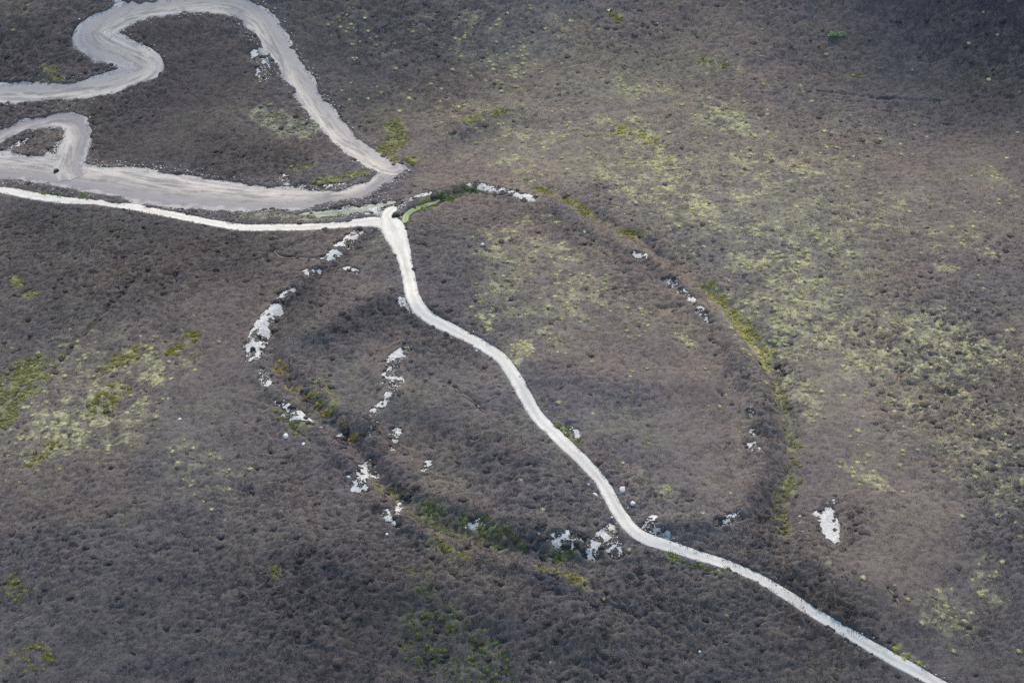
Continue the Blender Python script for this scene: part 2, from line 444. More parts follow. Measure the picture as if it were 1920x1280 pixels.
def road_material(name, base, streak_a, streak_b, edge, streak=0.6, verge=(0.21, 0.205, 0.15), lower=None):
    """crushed stone, drawn out along the wheel lines; UV = (metres across, metres along), attribute 'across' -1..1"""
    m, t, b = mat(name)
    uv = t.nodes.new("ShaderNodeUVMap"); uv.uv_map = "run"
    mp = t.nodes.new("ShaderNodeMapping"); mp.inputs["Scale"].default_value = (0.8, 0.11, 1)
    t.links.new(uv.outputs[0], mp.inputs[0])
    s1 = noise_node(t, 1.0, 6, 0.66, mp.outputs[0]); s1.inputs["Distortion"].default_value = 0.5
    tcx = t.nodes.new("ShaderNodeTexCoord")
    s2 = noise_node(t, 0.35, 6, 0.65, tcx.outputs["Object"])
    s3 = noise_node(t, 4.5, 4, 0.7, tcx.outputs["Object"])
    ra = ramp_node(t, s1.outputs[0], [(0.42, streak_a), (0.5, base), (0.58, streak_b)])
    rb = ramp_node(t, s2.outputs[0], [(0.38, streak_a), (0.5, base), (0.62, edge)])
    c = mixc(t, 1 - streak, ra.outputs[0], rb.outputs[0])
    at = t.nodes.new("ShaderNodeAttribute"); at.attribute_name = "across"
    if lower:        # finer, darker slate along one side
        lo = t.nodes.new("ShaderNodeMath"); lo.operation = 'MULTIPLY_ADD'; lo.inputs[1].default_value = 0.5
        t.links.new(at.outputs["Fac"], lo.inputs[0]); t.links.new(s1.outputs[0], lo.inputs[2])
        rl = ramp_node(t, lo.outputs[0], [(0.48, (0, 0, 0)), (0.72, (0.8, 0.8, 0.8))])
        c = mixc(t, rl.outputs[0], c, lower)
    mt = t.nodes.new("ShaderNodeMath"); mt.operation = 'ABSOLUTE'; t.links.new(at.outputs["Fac"], mt.inputs[0])
    ad = t.nodes.new("ShaderNodeMath"); ad.operation = 'MULTIPLY_ADD'; ad.inputs[1].default_value = 0.9; ad.inputs[2].default_value = -0.45
    t.links.new(s2.outputs[0], ad.inputs[0])
    ae = t.nodes.new("ShaderNodeMath"); ae.operation = 'ADD'; t.links.new(mt.outputs[0], ae.inputs[0]); t.links.new(ad.outputs[0], ae.inputs[1])
    re = ramp_node(t, ae.outputs[0], [(0.62, (0, 0, 0)), (0.82, (0.8, 0.8, 0.8))])
    c = mixc(t, re.outputs[0], c, edge)
    rv = ramp_node(t, ae.outputs[0], [(0.84, (0, 0, 0)), (1.05, (0.85, 0.85, 0.85))])
    c = mixc(t, rv.outputs[0], c, verge)
    rw = ramp_node(t, mt.outputs[0], [(0.0, (0.88, 0.89, 0.86)), (0.22, (0.93, 0.93, 0.91)), (0.42, (1.06, 1.06, 1.06)), (0.62, (1.03, 1.03, 1.03)), (0.8, (0.94, 0.94, 0.93))])
    c = mixc(t, 0.8, c, mixc(t, 1.0, c, rw.outputs[0], 'MULTIPLY'))      # wheel lines and a slightly duller crown
    gr = ramp_node(t, s3.outputs[0], [(0.3, (0.86, 0.86, 0.87)), (0.7, (1.1, 1.1, 1.09))])
    c = mixc(t, 1.0, c, gr.outputs[0], 'MULTIPLY')
    t.links.new(c, b.inputs["Base Color"])
    bp = t.nodes.new("ShaderNodeBump"); bp.inputs["Strength"].default_value = 0.5; bp.inputs["Distance"].default_value = 0.08
    t.links.new(s3.outputs[0], bp.inputs["Height"]); t.links.new(bp.outputs[0], b.inputs["Normal"])
    return m


M_TRACK = road_material("pale track stone", (0.54, 0.505, 0.435), (0.45, 0.415, 0.36), (0.60, 0.565, 0.49), (0.47, 0.445, 0.39), 0.5)
M_ROAD = road_material("grey slate waste", (0.34, 0.307, 0.275), (0.19, 0.174, 0.164), (0.44, 0.388, 0.322), (0.37, 0.346, 0.31), 0.72, verge=(0.27, 0.26, 0.205), lower=(0.185, 0.172, 0.172))
M_ROAD_WARM = road_material("warm grey slate waste", (0.40, 0.357, 0.31), (0.225, 0.205, 0.19), (0.50, 0.435, 0.345), (0.41, 0.382, 0.34), 0.72, verge=(0.28, 0.27, 0.215), lower=(0.28, 0.258, 0.238))
M_SPUR = road_material("grassy stone", (0.33, 0.325, 0.265), (0.20, 0.21, 0.12), (0.46, 0.44, 0.38), (0.22, 0.24, 0.13), 0.45)
M_SIDE = road_material("grass-grown path", (0.27, 0.30, 0.15), (0.16, 0.21, 0.07), (0.36, 0.37, 0.24), (0.15, 0.20, 0.07), 0.5)

M_STONE, t, b = mat("pale weathered stone")
oi = t.nodes.new("ShaderNodeNewGeometry")
n1 = noise_node(t, 1.6, 6, 0.7, oi.outputs["Position"])
r1 = ramp_node(t, oi.outputs["Random Per Island"], [(0.0, (0.26, 0.248, 0.225)), (0.35, (0.42, 0.40, 0.365)), (0.75, (0.54, 0.515, 0.47)), (1.0, (0.64, 0.61, 0.56))])
r2 = ramp_node(t, n1.outputs[0], [(0.3, (0.72, 0.73, 0.74)), (0.65, (1.05, 1.05, 1.04))])
t.links.new(mixc(t, 1.0, r1.outputs[0], r2.outputs[0], 'MULTIPLY'), b.inputs["Base Color"])
M_BED, t, b = mat("stone dust and rubble bed")
oi = t.nodes.new("ShaderNodeNewGeometry")
n1 = noise_node(t, 2.4, 6, 0.75, oi.outputs["Position"])
r1 = ramp_node(t, n1.outputs[0], [(0.28, (0.19, 0.18, 0.15)), (0.44, (0.42, 0.40, 0.355)), (0.7, (0.58, 0.555, 0.505))])
t.links.new(r1.outputs[0], b.inputs["Base Color"])
bp = t.nodes.new("ShaderNodeBump"); bp.inputs["Strength"].default_value = 0.8; bp.inputs["Distance"].default_value = 0.15
t.links.new(n1.outputs[0], bp.inputs["Height"]); t.links.new(bp.outputs[0], b.inputs["Normal"])


M_PATH, t, b = mat("trodden pale soil")
oi = t.nodes.new("ShaderNodeNewGeometry")
n1 = noise_node(t, 1.2, 5, 0.7, oi.outputs["Position"])
r1 = ramp_node(t, n1.outputs[0], [(0.35, (0.11, 0.098, 0.08)), (0.65, (0.33, 0.31, 0.27))])
t.links.new(r1.outputs[0], b.inputs["Base Color"])


# ------------------------------------------------------------------ object helpers
def mesh_np(name, V, Fq, m=None, smooth=False):
    """mesh from numpy: V (n,3), Fq (k,3 or 4)"""
    me = bpy.data.meshes.new(name)
    V = np.asarray(V, np.float32); Fq = np.asarray(Fq, np.int32)
    me.vertices.add(len(V)); me.vertices.foreach_set("co", V.ravel())
    kk = Fq.shape[1]
    me.loops.add(Fq.size); me.loops.foreach_set("vertex_index", Fq.ravel())
    me.polygons.add(len(Fq))
    me.polygons.foreach_set("loop_start", np.arange(0, Fq.size, kk, dtype=np.int32))
    if smooth:
        me.polygons.foreach_set("use_smooth", np.ones(len(Fq), bool))
    me.update(calc_edges=True)
    if m:
        me.materials.append(m)
    return me


def add(name, data, parent=None, **tags):
    o = bpy.data.objects.new(name, data)
    sc.collection.objects.link(o)
    if parent is not None:
        o.parent = parent
    for kk, v in tags.items():
        o[kk] = v
    return o


# ------------------------------------------------------------------ scree, boulders, footpaths: surveyed strokes
# (label, [strokes: (points, width m)], fill 0..1)
SCREE = [
    ("long band of white scree dotted with heather on the western bank", [([(530, 568), (508, 590), (490, 615), (478, 645), (476, 668)], [.9, 2.2, 2.5, 2.8, 1.8])], .85),
    ("small white sliver just above the long western scree band", [([(530, 553), (547, 545)], .9)], .8),
    ("pale bare stony ground under the track fork beside the dark ditch", [([(672, 436), (655, 449), (640, 464), (626, 478), (612, 484)], [1.0, 2.4, 2.2, 1.8, .8])], .75),
    ("small white stone patch between the fork and the western scree", [([(573, 507), (584, 511), (594, 510)], [.8, 1.4, .9])], .75),
    ("short pale scrape in heather right of the dark ditch", [([(650, 502), (660, 506), (671, 510)], .6)], .8),
    ("slanting white scree strip below the western bend of the rampart", [([(526, 752), (545, 765), (562, 778), (584, 789)], [1.0, 1.7, 1.9, .8]), ([(537, 770), (545, 783)], .7)], .75),
    ("little stone heap where the western ditch meets yellow grass", [([(634, 825), (641, 819)], 1.1)], .8),
    ("lichen-grey rock outcrop inside the fort, left of the track", [([(768, 651), (752, 656), (738, 672), (735, 682)], [.8, 1.0, 1.6, 1.8]), ([(752, 668), (742, 688), (734, 700), (720, 714)], [.8, 1.4, 1.6, 1.0]), ([(742, 704), (744, 716), (736, 728)], [1.6, 1.9, 1.3])], .5),
    ("small rock cluster just under the grey outcrop", [([(734, 736), (728, 742)], 1.2)], .6),
    ("broken line of stones slanting down from the grey outcrop", [([(718, 755), (706, 766), (690, 784)], [1.1, 1.2, .7]), ([(700, 780), (706, 796), (692, 812)], .9)], .5),
    ("pale stones on the slope below the slanting stone line", [([(742, 810), (739, 824)], 1.0), ([(739, 834), (735, 841)], .7)], .55),
    ("tiny pair of rocks in heather midway to the track", [([(796, 880), (798, 874)], .7), ([(804, 870), (806, 880)], .7)], .6),
    ("triangular white scree patch on the southwest rampart", [([(696, 862), (692, 874), (682, 886), (676, 892)], [.8, 1.8, 2.2, 1.0]), ([(690, 884), (704, 892)], 1.4)], .75),
    ("small white stones just below the triangular scree patch", [([(668, 903), (678, 901)], .9), ([(667, 918), (685, 916)], .9)], .65),
    ("scattered grey stones near the bright green southwest grass", [([(762, 935), (752, 946), (742, 962)], [1.0, 1.2, .8])], .5),
    ("short curved white scrape above the southern green grass", [([(724, 961), (731, 972), (746, 980)], .8)], .8),
    ("sparse grey rubble among green plants on the southern bank", [([(884, 984), (896, 982), (910, 987)], [1.0, 2.2, 1.0])], .45),
    ("pale scree west of the heather clumps on the southern rampart", [([(1042, 1008), (1055, 1014), (1072, 1010), (1088, 1011)], [1.4, 2.0, 1.6, .9])], .8),
    ("largest spread of rubble on the southern rampart left of the track", [([(1146, 988), (1140, 1004), (1126, 1016), (1112, 1022)], [1.4, 2.6, 2.0, 1.0]), ([(1136, 1012), (1150, 1028), (1158, 1040)], [2.4, 2.2, 1.0])], .7),
    ("small outlying rubble below the southern scree", [([(1104, 1038), (1112, 1042)], 1.2)], .65),
    ("white scree spilling onto the right edge of the track", [([(1221, 970), (1214, 984), (1204, 992), (1226, 996)], [.7, 1.8, 2.0, 1.2]), ([(1236, 996), (1250, 1004)], .9)], .7),
    ("bright white bare patch alone in brown heather outside the fort", [([(1552, 960), (1554, 978), (1557, 994), (1560, 1010)], [1.7, 2.6, 2.4, 1.2])], .97),
    ("few white stones at the head of the bright bare patch", [([(1562, 946), (1570, 941)], .6), ([(1532, 962), (1540, 966)], .6)], .6),
    ("worn white path stones along the northern rampart crest", [([(880, 346), (905, 350), (928, 356), (950, 358)], [.6, 1.1, 1.1, .8])], .75),
    ("white bare spot at the end of the northern crest path", [([(956, 359), (972, 363), (986, 370), (996, 373)], [.8, 1.1, 2.0, 1.0])], .9),
    ("isolated white scrape on the northeast rampart", [([(1190, 475), (1199, 479), (1207, 481)], [.9, 1.5, .9])], .9),
    ("first of the white stones strung along the eastern rampart", [([(1254, 526), (1266, 533)], .7)], .6),
    ("middle run of white stones strung along the eastern rampart", [([(1278, 545), (1290, 554), (1301, 563)], [.7, .9, .7])], .65),
    ("lowest run of white stones strung along the eastern rampart", [([(1312, 583), (1320, 590), (1327, 599)], .8)], .65),
    ("grey stones scattered at the southeast bend of the rampart", [([(1344, 980), (1352, 977)], 1.2), ([(1368, 972), (1384, 968)], 1.3)], .45),
    ("small white rubble on the inner edge of the eastern ditch", [([(1412, 836), (1418, 840)], 1.3), ([(1412, 808), (1416, 812)], .8), ([(1404, 772), (1409, 778)], .8)], .55),
    ("grey stones tucked in green grass beside the track bend", [([(1064, 800), (1074, 808), (1086, 822)], [.8, 1.0, .7])], .55),
    ("chalk-white spot on the inner side of the upper road", [([(474, 103), (484, 99), (494, 99)], [.9, 1.6, 1.2])], .9),
    ("grey stony strip running down beside the upper road", [([(488, 112), (494, 130), (490, 152)], [2.0, 3.0, 1.4])], .3),
    ("pale stones where the rampart crest meets the track fork", [([(745, 386), (758, 379), (772, 373)], [1.4, 1.4, 1.0]), ([(780, 370), (796, 363), (806, 361)], .9)], .6),
    ("scuffed pale ground between the broad road and the track fork", [([(640, 398), (690, 396), (728, 392), (756, 384)], [.9, 1.6, 2.2, 1.6]), ([(716, 402), (736, 398)], 1.6)], .6),
    ("white stones spilled off the left side of the track", [([(750, 566), (764, 568), (772, 574)], [.8, 1.6, 1.6]), ([(752, 556), (762, 556)], .9)], .7),
    ("pale stony ground by the looping road at the left edge", [([(-20, 292), (10, 284), (36, 272), (50, 266)], [1.5, 2.2, 2.2, 1.0]), ([(-10, 308), (30, 312), (80, 312), (104, 318)], [3, 3, 2.2, 1.2])], .55),
    ("pale gravel fan left of the loop road limb", [([(112, 270), (104, 284), (90, 296)], [1.8, 2.0, 1.2])], .5),
    ("thin white stones above the far left road edge", [([(-10, 160), (14, 160), (40, 158)], 1.0)], .5),
    ("pale gravel gully reaching the upper road from above", [([(214, -8), (222, 8), (216, 20), (206, 30)], [.8, 1.0, 1.4, 1.2])], .75),
    ("white gravel margin along the upper edge of the broad road", [([(520, 352), (560, 350), (620, 348), (650, 346)], [.8, 1.2, 1.2, .8]), ([(528, 332), (540, 344)], 1.4)], .4),
    ("grey rubble below the lower end of the western scree band", [([(496, 708), (504, 717)], 1.3), ([(490, 690), (494, 698)], .7)], .45),
]
BOULDERS = [  # (pixel, size m, label)
    ((1105, 908), 1.15, "upper of three pale boulders left of the track"), ((1116, 929), 1.1, "middle of three pale boulders left of the track"),
    ((1125, 943), .8, "lowest of three pale boulders left of the track"), ((1166, 920), 1.3, "upright pale boulder on the right verge of the track"),
    ((1187, 947), 1.1, "squat pale boulder below the upright one right of the track"), ((536, 820), 1.2, "single pale boulder southwest of the slanting scree"),
    ((569, 835), .8, "small boulder right of the southwest single boulder"), ((602, 804), .7, "small boulder just right of the slanting scree strip"),
    ((654, 896), .7, "boulder at the left foot of the triangular scree"), ((905, 461), .95, "lone white stone inside the fort near the north"),
    ((1096, 437), .7, "small white stone on the northeast inner bank"), ((338, 788), .8, "lone white stone on the western grass slope"),
    ((1500, 970), .6, "topmost white stone left of the bright bare patch"), ((1501, 982), .7, "middle white stone left of the bright bare patch"),
    ((1506, 998), .6, "lowest white stone left of the bright bare patch"), ((1348, 617), .7, "stone in the eastern ditch below the strung stones"),
    ((726, 1005), .8, "grey stone under the curved southern scrape"), ((1141, 22), .9, "small pale stone beside a pit near the top edge"),
    ((1010, 1002), .6, "small stone at the west end of the southern scree"), ((1147, 489), .5, "tiny white stone on the inner northeast slope"),
    ((700, 946), .7, "grey stone between the two southwest stone scatters"), ((906, 878), .5, "tiny pale stone in the heather near the lower track"),
    ((1312, 1222), .6, "small teal-grey stone in the dark southern heather"), ((1688, 776), .5, "tiny pale stone in smooth brown heather"),
]
PATHS = [  # footpaths and furrows: (label, points, width, pale?)
    ("thin curved footpath circling left of the bare ground", [(612, 484), (590, 486), (560, 484), (530, 482), (516, 474), (508, 464)], .42, True),
    ("thin pale scrape leading from the track to the left", [(728, 544), (742, 549), (756, 554)], .35, True),
    ("straight pale line of a narrow sheep track in the fort", [(842, 718), (864, 736), (886, 752), (912, 772)], .2, True),
    ("faint pale sheep track in brown heather near the lower corner", [(1666, 1104), (1676, 1112), (1684, 1124), (1688, 1134)], .32, True),
    ("narrow grey path curving up from the lower track", [(1462, 1095), (1480, 1090), (1496, 1078), (1500, 1050), (1490, 1000)], .3, False),
    ("long furrow through heather on the western slope", [(96, 700), (120, 670), (160, 625), (205, 575), (250, 530), (300, 490)], .6, False),
    ("faint line across the dark southern heather", [(1130, 1130), (1180, 1150), (1240, 1182), (1310, 1222)], .35, False),
    ("dark line across the far slope at the upper right", [(1500, 172), (1600, 180), (1720, 190), (1830, 185), (1940, 184)], .3, False),
]
# grass and bilberry patches: (label, strokes (points, half width m), density, colour key)
PATCHES = [
    ("bright green grass patch right of the road hairpin", [([(738, 235), (742, 262), (726, 284)], 2.6), ([(705, 290), (745, 300), (775, 302)], 1.2)], 1.0, 'lime'),
    ("green streak of grass on the far shoulder of the knoll", [([(870, 230), (915, 216), (970, 206)], 1.0)], 1.0, 'lime'),
    ("green grass filling the inside of the road hairpin", [([(600, 342), (640, 336), (676, 326)], 1.8), ([(560, 318), (590, 312)], 1.2)], .85, 'lime'),
    ("faded grey-green hollow beside the upper road", [([(500, 215), (530, 235), (570, 245)], 3.6), ([(520, 255), (575, 258)], 1.0)], .75, 'pale'),
    ("green ditch behind the northern rampart crest", [([(790, 388), (830, 372), (880, 358), (900, 356)], 1.5)], 1.0, 'green'),
    ("green and ochre grass strip along the northeast ditch", [([(1005, 356), (1050, 372), (1085, 395), (1120, 412), (1150, 428), (1188, 448)], 1.2)], .95, 'olive'),
    ("yellow-green grass belt in the eastern ditch, upper stretch", [([(1330, 548), (1370, 590), (1410, 640), (1440, 690)], 1.9)], .62, 'yellow'),
    ("yellow-green grass belt in the eastern ditch, lower stretch", [([(1450, 715), (1470, 770), (1486, 830), (1480, 890), (1470, 950), (1472, 1000)], 1.4)], .6, 'lime'),
    ("green grass beside the grey stones at the track bend", [([(1048, 800), (1060, 808)], 1.0), ([(1070, 820), (1088, 832)], 1.2)], 1.0, 'green'),
    ("bright yellow grass square on the northern slope", [([(1160, 246), (1200, 250), (1216, 262)], 1.9)], 1.0, 'yellow'),
    ("yellow grass streak on the western slope above the tussocks", [([(365, 630), (345, 648), (318, 664)], 1.2)], 1.0, 'olive'),
    ("dark green bilberry bank at the left edge", [([(120, 668), (90, 705), (60, 745)], 1.0), ([(60, 690), (20, 740), (10, 780)], 3.6)], .75, 'lime'),
    ("yellow-green grass among tussocks on the western slope", [([(210, 735), (190, 765)], 3.2), ([(100, 840), (70, 860)], 2.0), ([(200, 690), (260, 660)], 1.6)], .6, 'olive'),
    ("small green tufts near the left edge, under the track", [([(22, 524), (36, 536)], 1.0), ([(60, 552)], .9)], .9, 'lime'),
    ("small bright green patch at the southwest rampart", [([(704, 906), (708, 914)], 1.2)], 1.0, 'lime'),
    ("second bright green patch right of the southwest one", [([(738, 920), (745, 930)], 1.2)], 1.0, 'lime'),
    ("green bilberry filling the southern ditch", [([(780, 962), (830, 988), (890, 990), (960, 1020)], 2.6), ([(850, 970), (870, 980)], 1.4)], .5, 'green'),
    ("yellow-green grass on the outer southern bank", [([(810, 1010), (840, 1028), (880, 1040)], 1.3)], .85, 'olive'),
    ("green slope under the southern rampart scree", [([(1040, 1040), (1060, 1050)], 1.5), ([(1045, 1066)], .8)], .95, 'green'),
    ("yellowish grass ledge along the outer southern bank", [([(1000, 1058), (1060, 1080), (1105, 1098)], .8)], .85, 'olive'),
    ("ochre grass line in the western ditch", [([(525, 685), (540, 705), (560, 735), (585, 750), (612, 775)], .9), ([(640, 800), (660, 825)], .9)], .85, 'ochre'),
    ("lime grass scattered right of the ochre ditch line", [([(595, 720), (610, 735), (625, 760)], 1.8)], .55, 'lime'),
    ("green tufts below the slanting scree strip", [([(515, 770), (545, 795), (565, 805)], 1.3)], .6, 'lime'),
    ("green verge under the curve of the lower track", [([(1250, 1043), (1320, 1066), (1390, 1092)], .8)], .8, 'green'),
    ("grassy tip beside the fork of the tracks", [([(705, 452), (714, 442)], 1.0)], .95, 'pale'),
    ("pale green verge between the broad road and the main track", [([(480, 405), (560, 410), (640, 408)], 1.1), ([(440, 402), (500, 408)], .9)], .8, 'pale'),
    ("grass verge along the near edge of the hairpin", [([(630, 378), (690, 360)], .8)], .8, 'lime'),
    ("yellow tufts on the verge of the lower right track", [([(1685, 1222), (1720, 1242)], .9)], .8, 'yellow'),
    ("olive grass on the northern slope near the top", [([(1315, 112), (1340, 118), (1358, 124)], .9)], .9, 'lime'),
    ("small ochre grass patch far right on the northern slope", [([(1586, 143), (1610, 146)], .9)], .9, 'olive'),
    ("small green spot beside the pit near the top edge", [([(1150, 25), (1165, 35)], 1.4)], .7, 'olive'),
    ("green grass by the upper left road edge", [([(90, 130), (110, 145), (70, 158)], 1.8)], .6, 'lime'),
    ("mossy green flush in the dark southern heather", [([(790, 1080), (800, 1110)], 2.4), ([(800, 1180), (860, 1230), (900, 1260)], 6.0)], .28, 'green'),
    ("green thicket at the lower left corner", [([(30, 1250), (60, 1230)], 3.4), ([(10, 1090), (40, 1110)], 2.5)], .25, 'olive'),
    ("single yellow-green tuft on the southern slope", [([(512, 1066), (520, 1074)], 1.0)], .7, 'olive'),
    ("pale green inner verge of the upper road bend", [([(220, 75), (240, 88)], .7)], .8, 'lime'),
    ("grass on the corner left of the main track start", [([(60, 362), (110, 366), (160, 372)], .6)], .8, 'green'),
]


def stroke_field(strokes, extra=0.0):
    D = np.full((NX, NY), 1e3, np.float32)
    for pts, wd in strokes:
        g = site(pts)
        wv = np.broadcast_to(np.asarray(wd, float), (len(pts),))
        D = np.minimum(D, seg_field(smooth_line(np.column_stack([g, wv]), 1.0), 5.0, 2))
    return D


EDGE = (fbm(GX, GY, 2.2, 3, 6) - 0.5)
BARE = np.minimum(BARE, seg_field(TRACKS['spur'], 5.0, 2) + (fbm(GX, GY, 1.7, 3, 66) - .5) * 3.0)
BARE = np.minimum(BARE, seg_field(TRACKS['side'], 5.0, 2) + (fbm(GX, GY, 1.3, 3, 67) - .5) * 1.2)
SCREE_D = []
for label, strokes, fill in SCREE:
    D = stroke_field(strokes) - .2 + EDGE * 1.3
    SCREE_D.append(D)
    if fill > .25:
        BARE = np.minimum(BARE, D + (1 - fill) * 0.5 - 0.1)
PATH_L = []
for label, pts, wd, pale in PATHS:
    g = site(pts)
    L = smooth_line(np.column_stack([g, np.full(len(pts), wd)]), 0.4)
    L[:, :2] += np.column_stack([fbm(L[:, 0], L[:, 1], 3, 2, 8) - .5, fbm(L[:, 0], L[:, 1], 3, 2, 9) - .5]) * 0.5
    PATH_L.append(L)
    BARE = np.minimum(BARE, seg_field(L, 3.0, 2) - (0.02 if pale else -0.32) + (fbm(GX, GY, 1.5, 2, 68) - .5) * (.5 if pale else 1.4))
PATCH_D = []
GCOL = np.zeros((NX, NY, 3)); KEYCOL = {'lime': (.235, .232, .085), 'green': (.15, .18, .065), 'olive': (.23, .21, .085), 'yellow': (.32, .30, .13), 'ochre': (.27, .21, .075), 'pale': (.29, .28, .20)}
for label, strokes, dens, col in PATCHES:
    D = stroke_field([(p, np.asarray(h) * 2) for p, h in strokes]) + EDGE * 3.4
    PATCH_D.append(D)
    wg = dens * sstep(0.6, -0.9, D)
    GCOL = np.where((wg > GREEN)[..., None], np.array(KEYCOL[col]), GCOL)
    GREEN = np.maximum(GREEN, wg)

# ------------------------------------------------------------------ the ground sheet
def axis(lo, hi, step):
    core = np.arange(lo, hi + 1e-6, step)
    g = step * np.cumsum(1.35 ** np.arange(1, 28))
    g = g[g < 4000]
    return np.concatenate([(lo - g)[::-1], core, hi + g])


ax = axis(-158, 158, 0.6); ay = axis(-118, 182, 0.6)
AX, AY = np.meshgrid(ax, ay, indexing='ij')
AZ = height_ground(AX.ravel(), AY.ravel())
nx, ny = len(ax), len(ay)
idx = np.arange(nx * ny).reshape(nx, ny)
quads = np.stack([idx[:-1, :-1], idx[1:, :-1], idx[1:, 1:], idx[:-1, 1:]], -1).reshape(-1, 4)
add("ground", mesh_np("ground", np.column_stack([AX.ravel(), AY.ravel(), AZ]), quads, M_GROUND, True), kind="structure",
    label="heather moorland hill with earth banks and ditches")

# ------------------------------------------------------------------ tracks and roads
def strip(name, L, m, lift, rag, label, seed, ncross=15, ends=True, under=0.0):
    d = np.gradient(L[:, :2], axis=0); d /= np.linalg.norm(d, axis=1, keepdims=True) + 1e-9
    for _ in range(3):
        d[1:-1] = (d[:-2] + 2 * d[1:-1] + d[2:]) / 4
    nrm = np.column_stack([-d[:, 1], d[:, 0]])
    s = np.concatenate([[0], np.cumsum(np.linalg.norm(np.diff(L[:, :2], axis=0), axis=1))])
    hw = L[:, 2] / 2 + under
    eL = hw + rag * ((fbm(s, s * 0 + seed, 1.6, 3, seed) - .5) * 1.6 + (fbm(s, s * 0 + seed, 8, 2, seed + 3) - .5) * 1.2)
    eR = hw + rag * ((fbm(s, s * 0 - seed, 1.6, 3, seed + 1) - .5) * 1.6 + (fbm(s, s * 0 - seed, 8, 2, seed + 5) - .5) * 1.2)
    if ends:
        tap = np.clip(np.minimum(s, s[-1] - s) / 1.2 + 0.35, 0, 1)
        eL *= tap; eR *= tap
    u = np.linspace(-1, 1, ncross)
    off = np.where(u[None] < 0, u[None] * eR[:, None], u[None] * eL[:, None])
    X = L[:, 0:1] + nrm[:, 0:1] * off; Y = L[:, 1:2] + nrm[:, 1:2] * off
    Z = height(X.ravel(), Y.ravel()).reshape(X.shape) + lift
    Z = Z - 0.22 * (np.abs(u)[None] > 0.999) + 0.05 * (fbm(X, Y, 1.2, 3, 4) - .5)
    n_, c_ = X.shape
    ii = np.arange(n_ * c_).reshape(n_, c_)
    q = np.stack([ii[:-1, :-1], ii[1:, :-1], ii[1:, 1:], ii[:-1, 1:]], -1).reshape(-1, 4)[:, ::-1]
    me = mesh_np(name, np.column_stack([X.ravel(), Y.ravel(), Z.ravel()]), q, m, True)
    uvl = me.uv_layers.new(name="run")
    uvv = np.column_stack([off.ravel() + seed * 7, np.repeat(s, c_)]).astype(np.float32)
    li = np.empty(len(me.loops), np.int32); me.loops.foreach_get("vertex_index", li)
    uvl.data.foreach_set("uv", uvv[li].ravel())
    at = me.attributes.new("across", 'FLOAT', 'POINT')
    at.data.foreach_set("value", np.tile(u, n_).astype(np.float32))
    return add(name, me, kind="structure", label=label)


strip("road", TRACKS['road_b'], M_ROAD, 0.06, 1.3, "broad grey slate road running left from the hairpin", 2, 21, under=1.5)
strip("road", TRACKS['road_a'], M_ROAD_WARM, 0.085, 0.75, "winding pale grey road looping at the top left", 1, 19, under=1.3)
strip("road", TRACKS['road_c'], M_ROAD, 0.11, 0.7, "small grey loop road at the left edge", 3, 17, under=1.1)
strip("track", TRACKS['spur'], M_SPUR, 0.03, 0.7, "faint grassy stone spur above the main track", 5, under=.5)
strip("track", TRACKS['main_w'], M_TRACK, 0.12, 0.22, "white stone track running left from the fork", 4, under=.5)
strip("track", TRACKS['main_e'], M_TRACK, 0.145, 0.2, "white stone track winding down through the hillfort", 6, under=.4)
strip("track", TRACKS['arm'], M_TRACK, 0.13, 0.9, "short ragged white arm above the fork", 7)
strip("footpath", TRACKS['side'], M_SIDE, 0.07, 0.3, "pale grass-grown path leaving the fork", 8)
for i, ((label, pts, wd, pale), L) in enumerate(zip(PATHS, PATH_L)):
    strip("footpath", L, M_PATH if pale else M_GROUND, 0.03, 0.18, label, 11 + i, 5)

# ------------------------------------------------------------------ plant prototypes (kept out of the scene, copied by the cover objects)
def blade_cloud(pts, dirs, length, width, r, bend=0.0):
    """little pointed leaves: one triangle each, or two when bent"""
    n_ = len(pts)
    side = np.cross(dirs, r.normal(size=(n_, 3))); side /= np.linalg.norm(side, axis=1, keepdims=True) + 1e-9
    length = np.broadcast_to(length, (n_,))[:, None]; width = np.broadcast_to(width, (n_,))[:, None]
    a = pts - side * width; b_ = pts + side * width
    mid = pts + dirs * length * 0.55
    tip = pts + dirs * length; tip[:, 2] -= (bend * length[:, 0])
    V = np.stack([a, b_, mid + side * width * 0.8, mid - side * width * 0.8, tip], 1).reshape(-1, 3)
    k5 = np.arange(n_)[:, None] * 5
    T = np.concatenate([k5 + [0, 1, 2], k5 + [0, 2, 3], k5 + [3, 2, 4]])
    return V, T


def ico(sub=1):
    import bmesh
    bm = bmesh.new(); bmesh.ops.create_icosphere(bm, subdivisions=sub, radius=1.0)
    V = np.array([v.co[:] for v in bm.verts]); T = np.array([[v.index for v in f.verts] for f in bm.faces])
    bm.free()
    return V, T


IV2, IT2 = ico(2)
IV1, IT1 = ico(1)


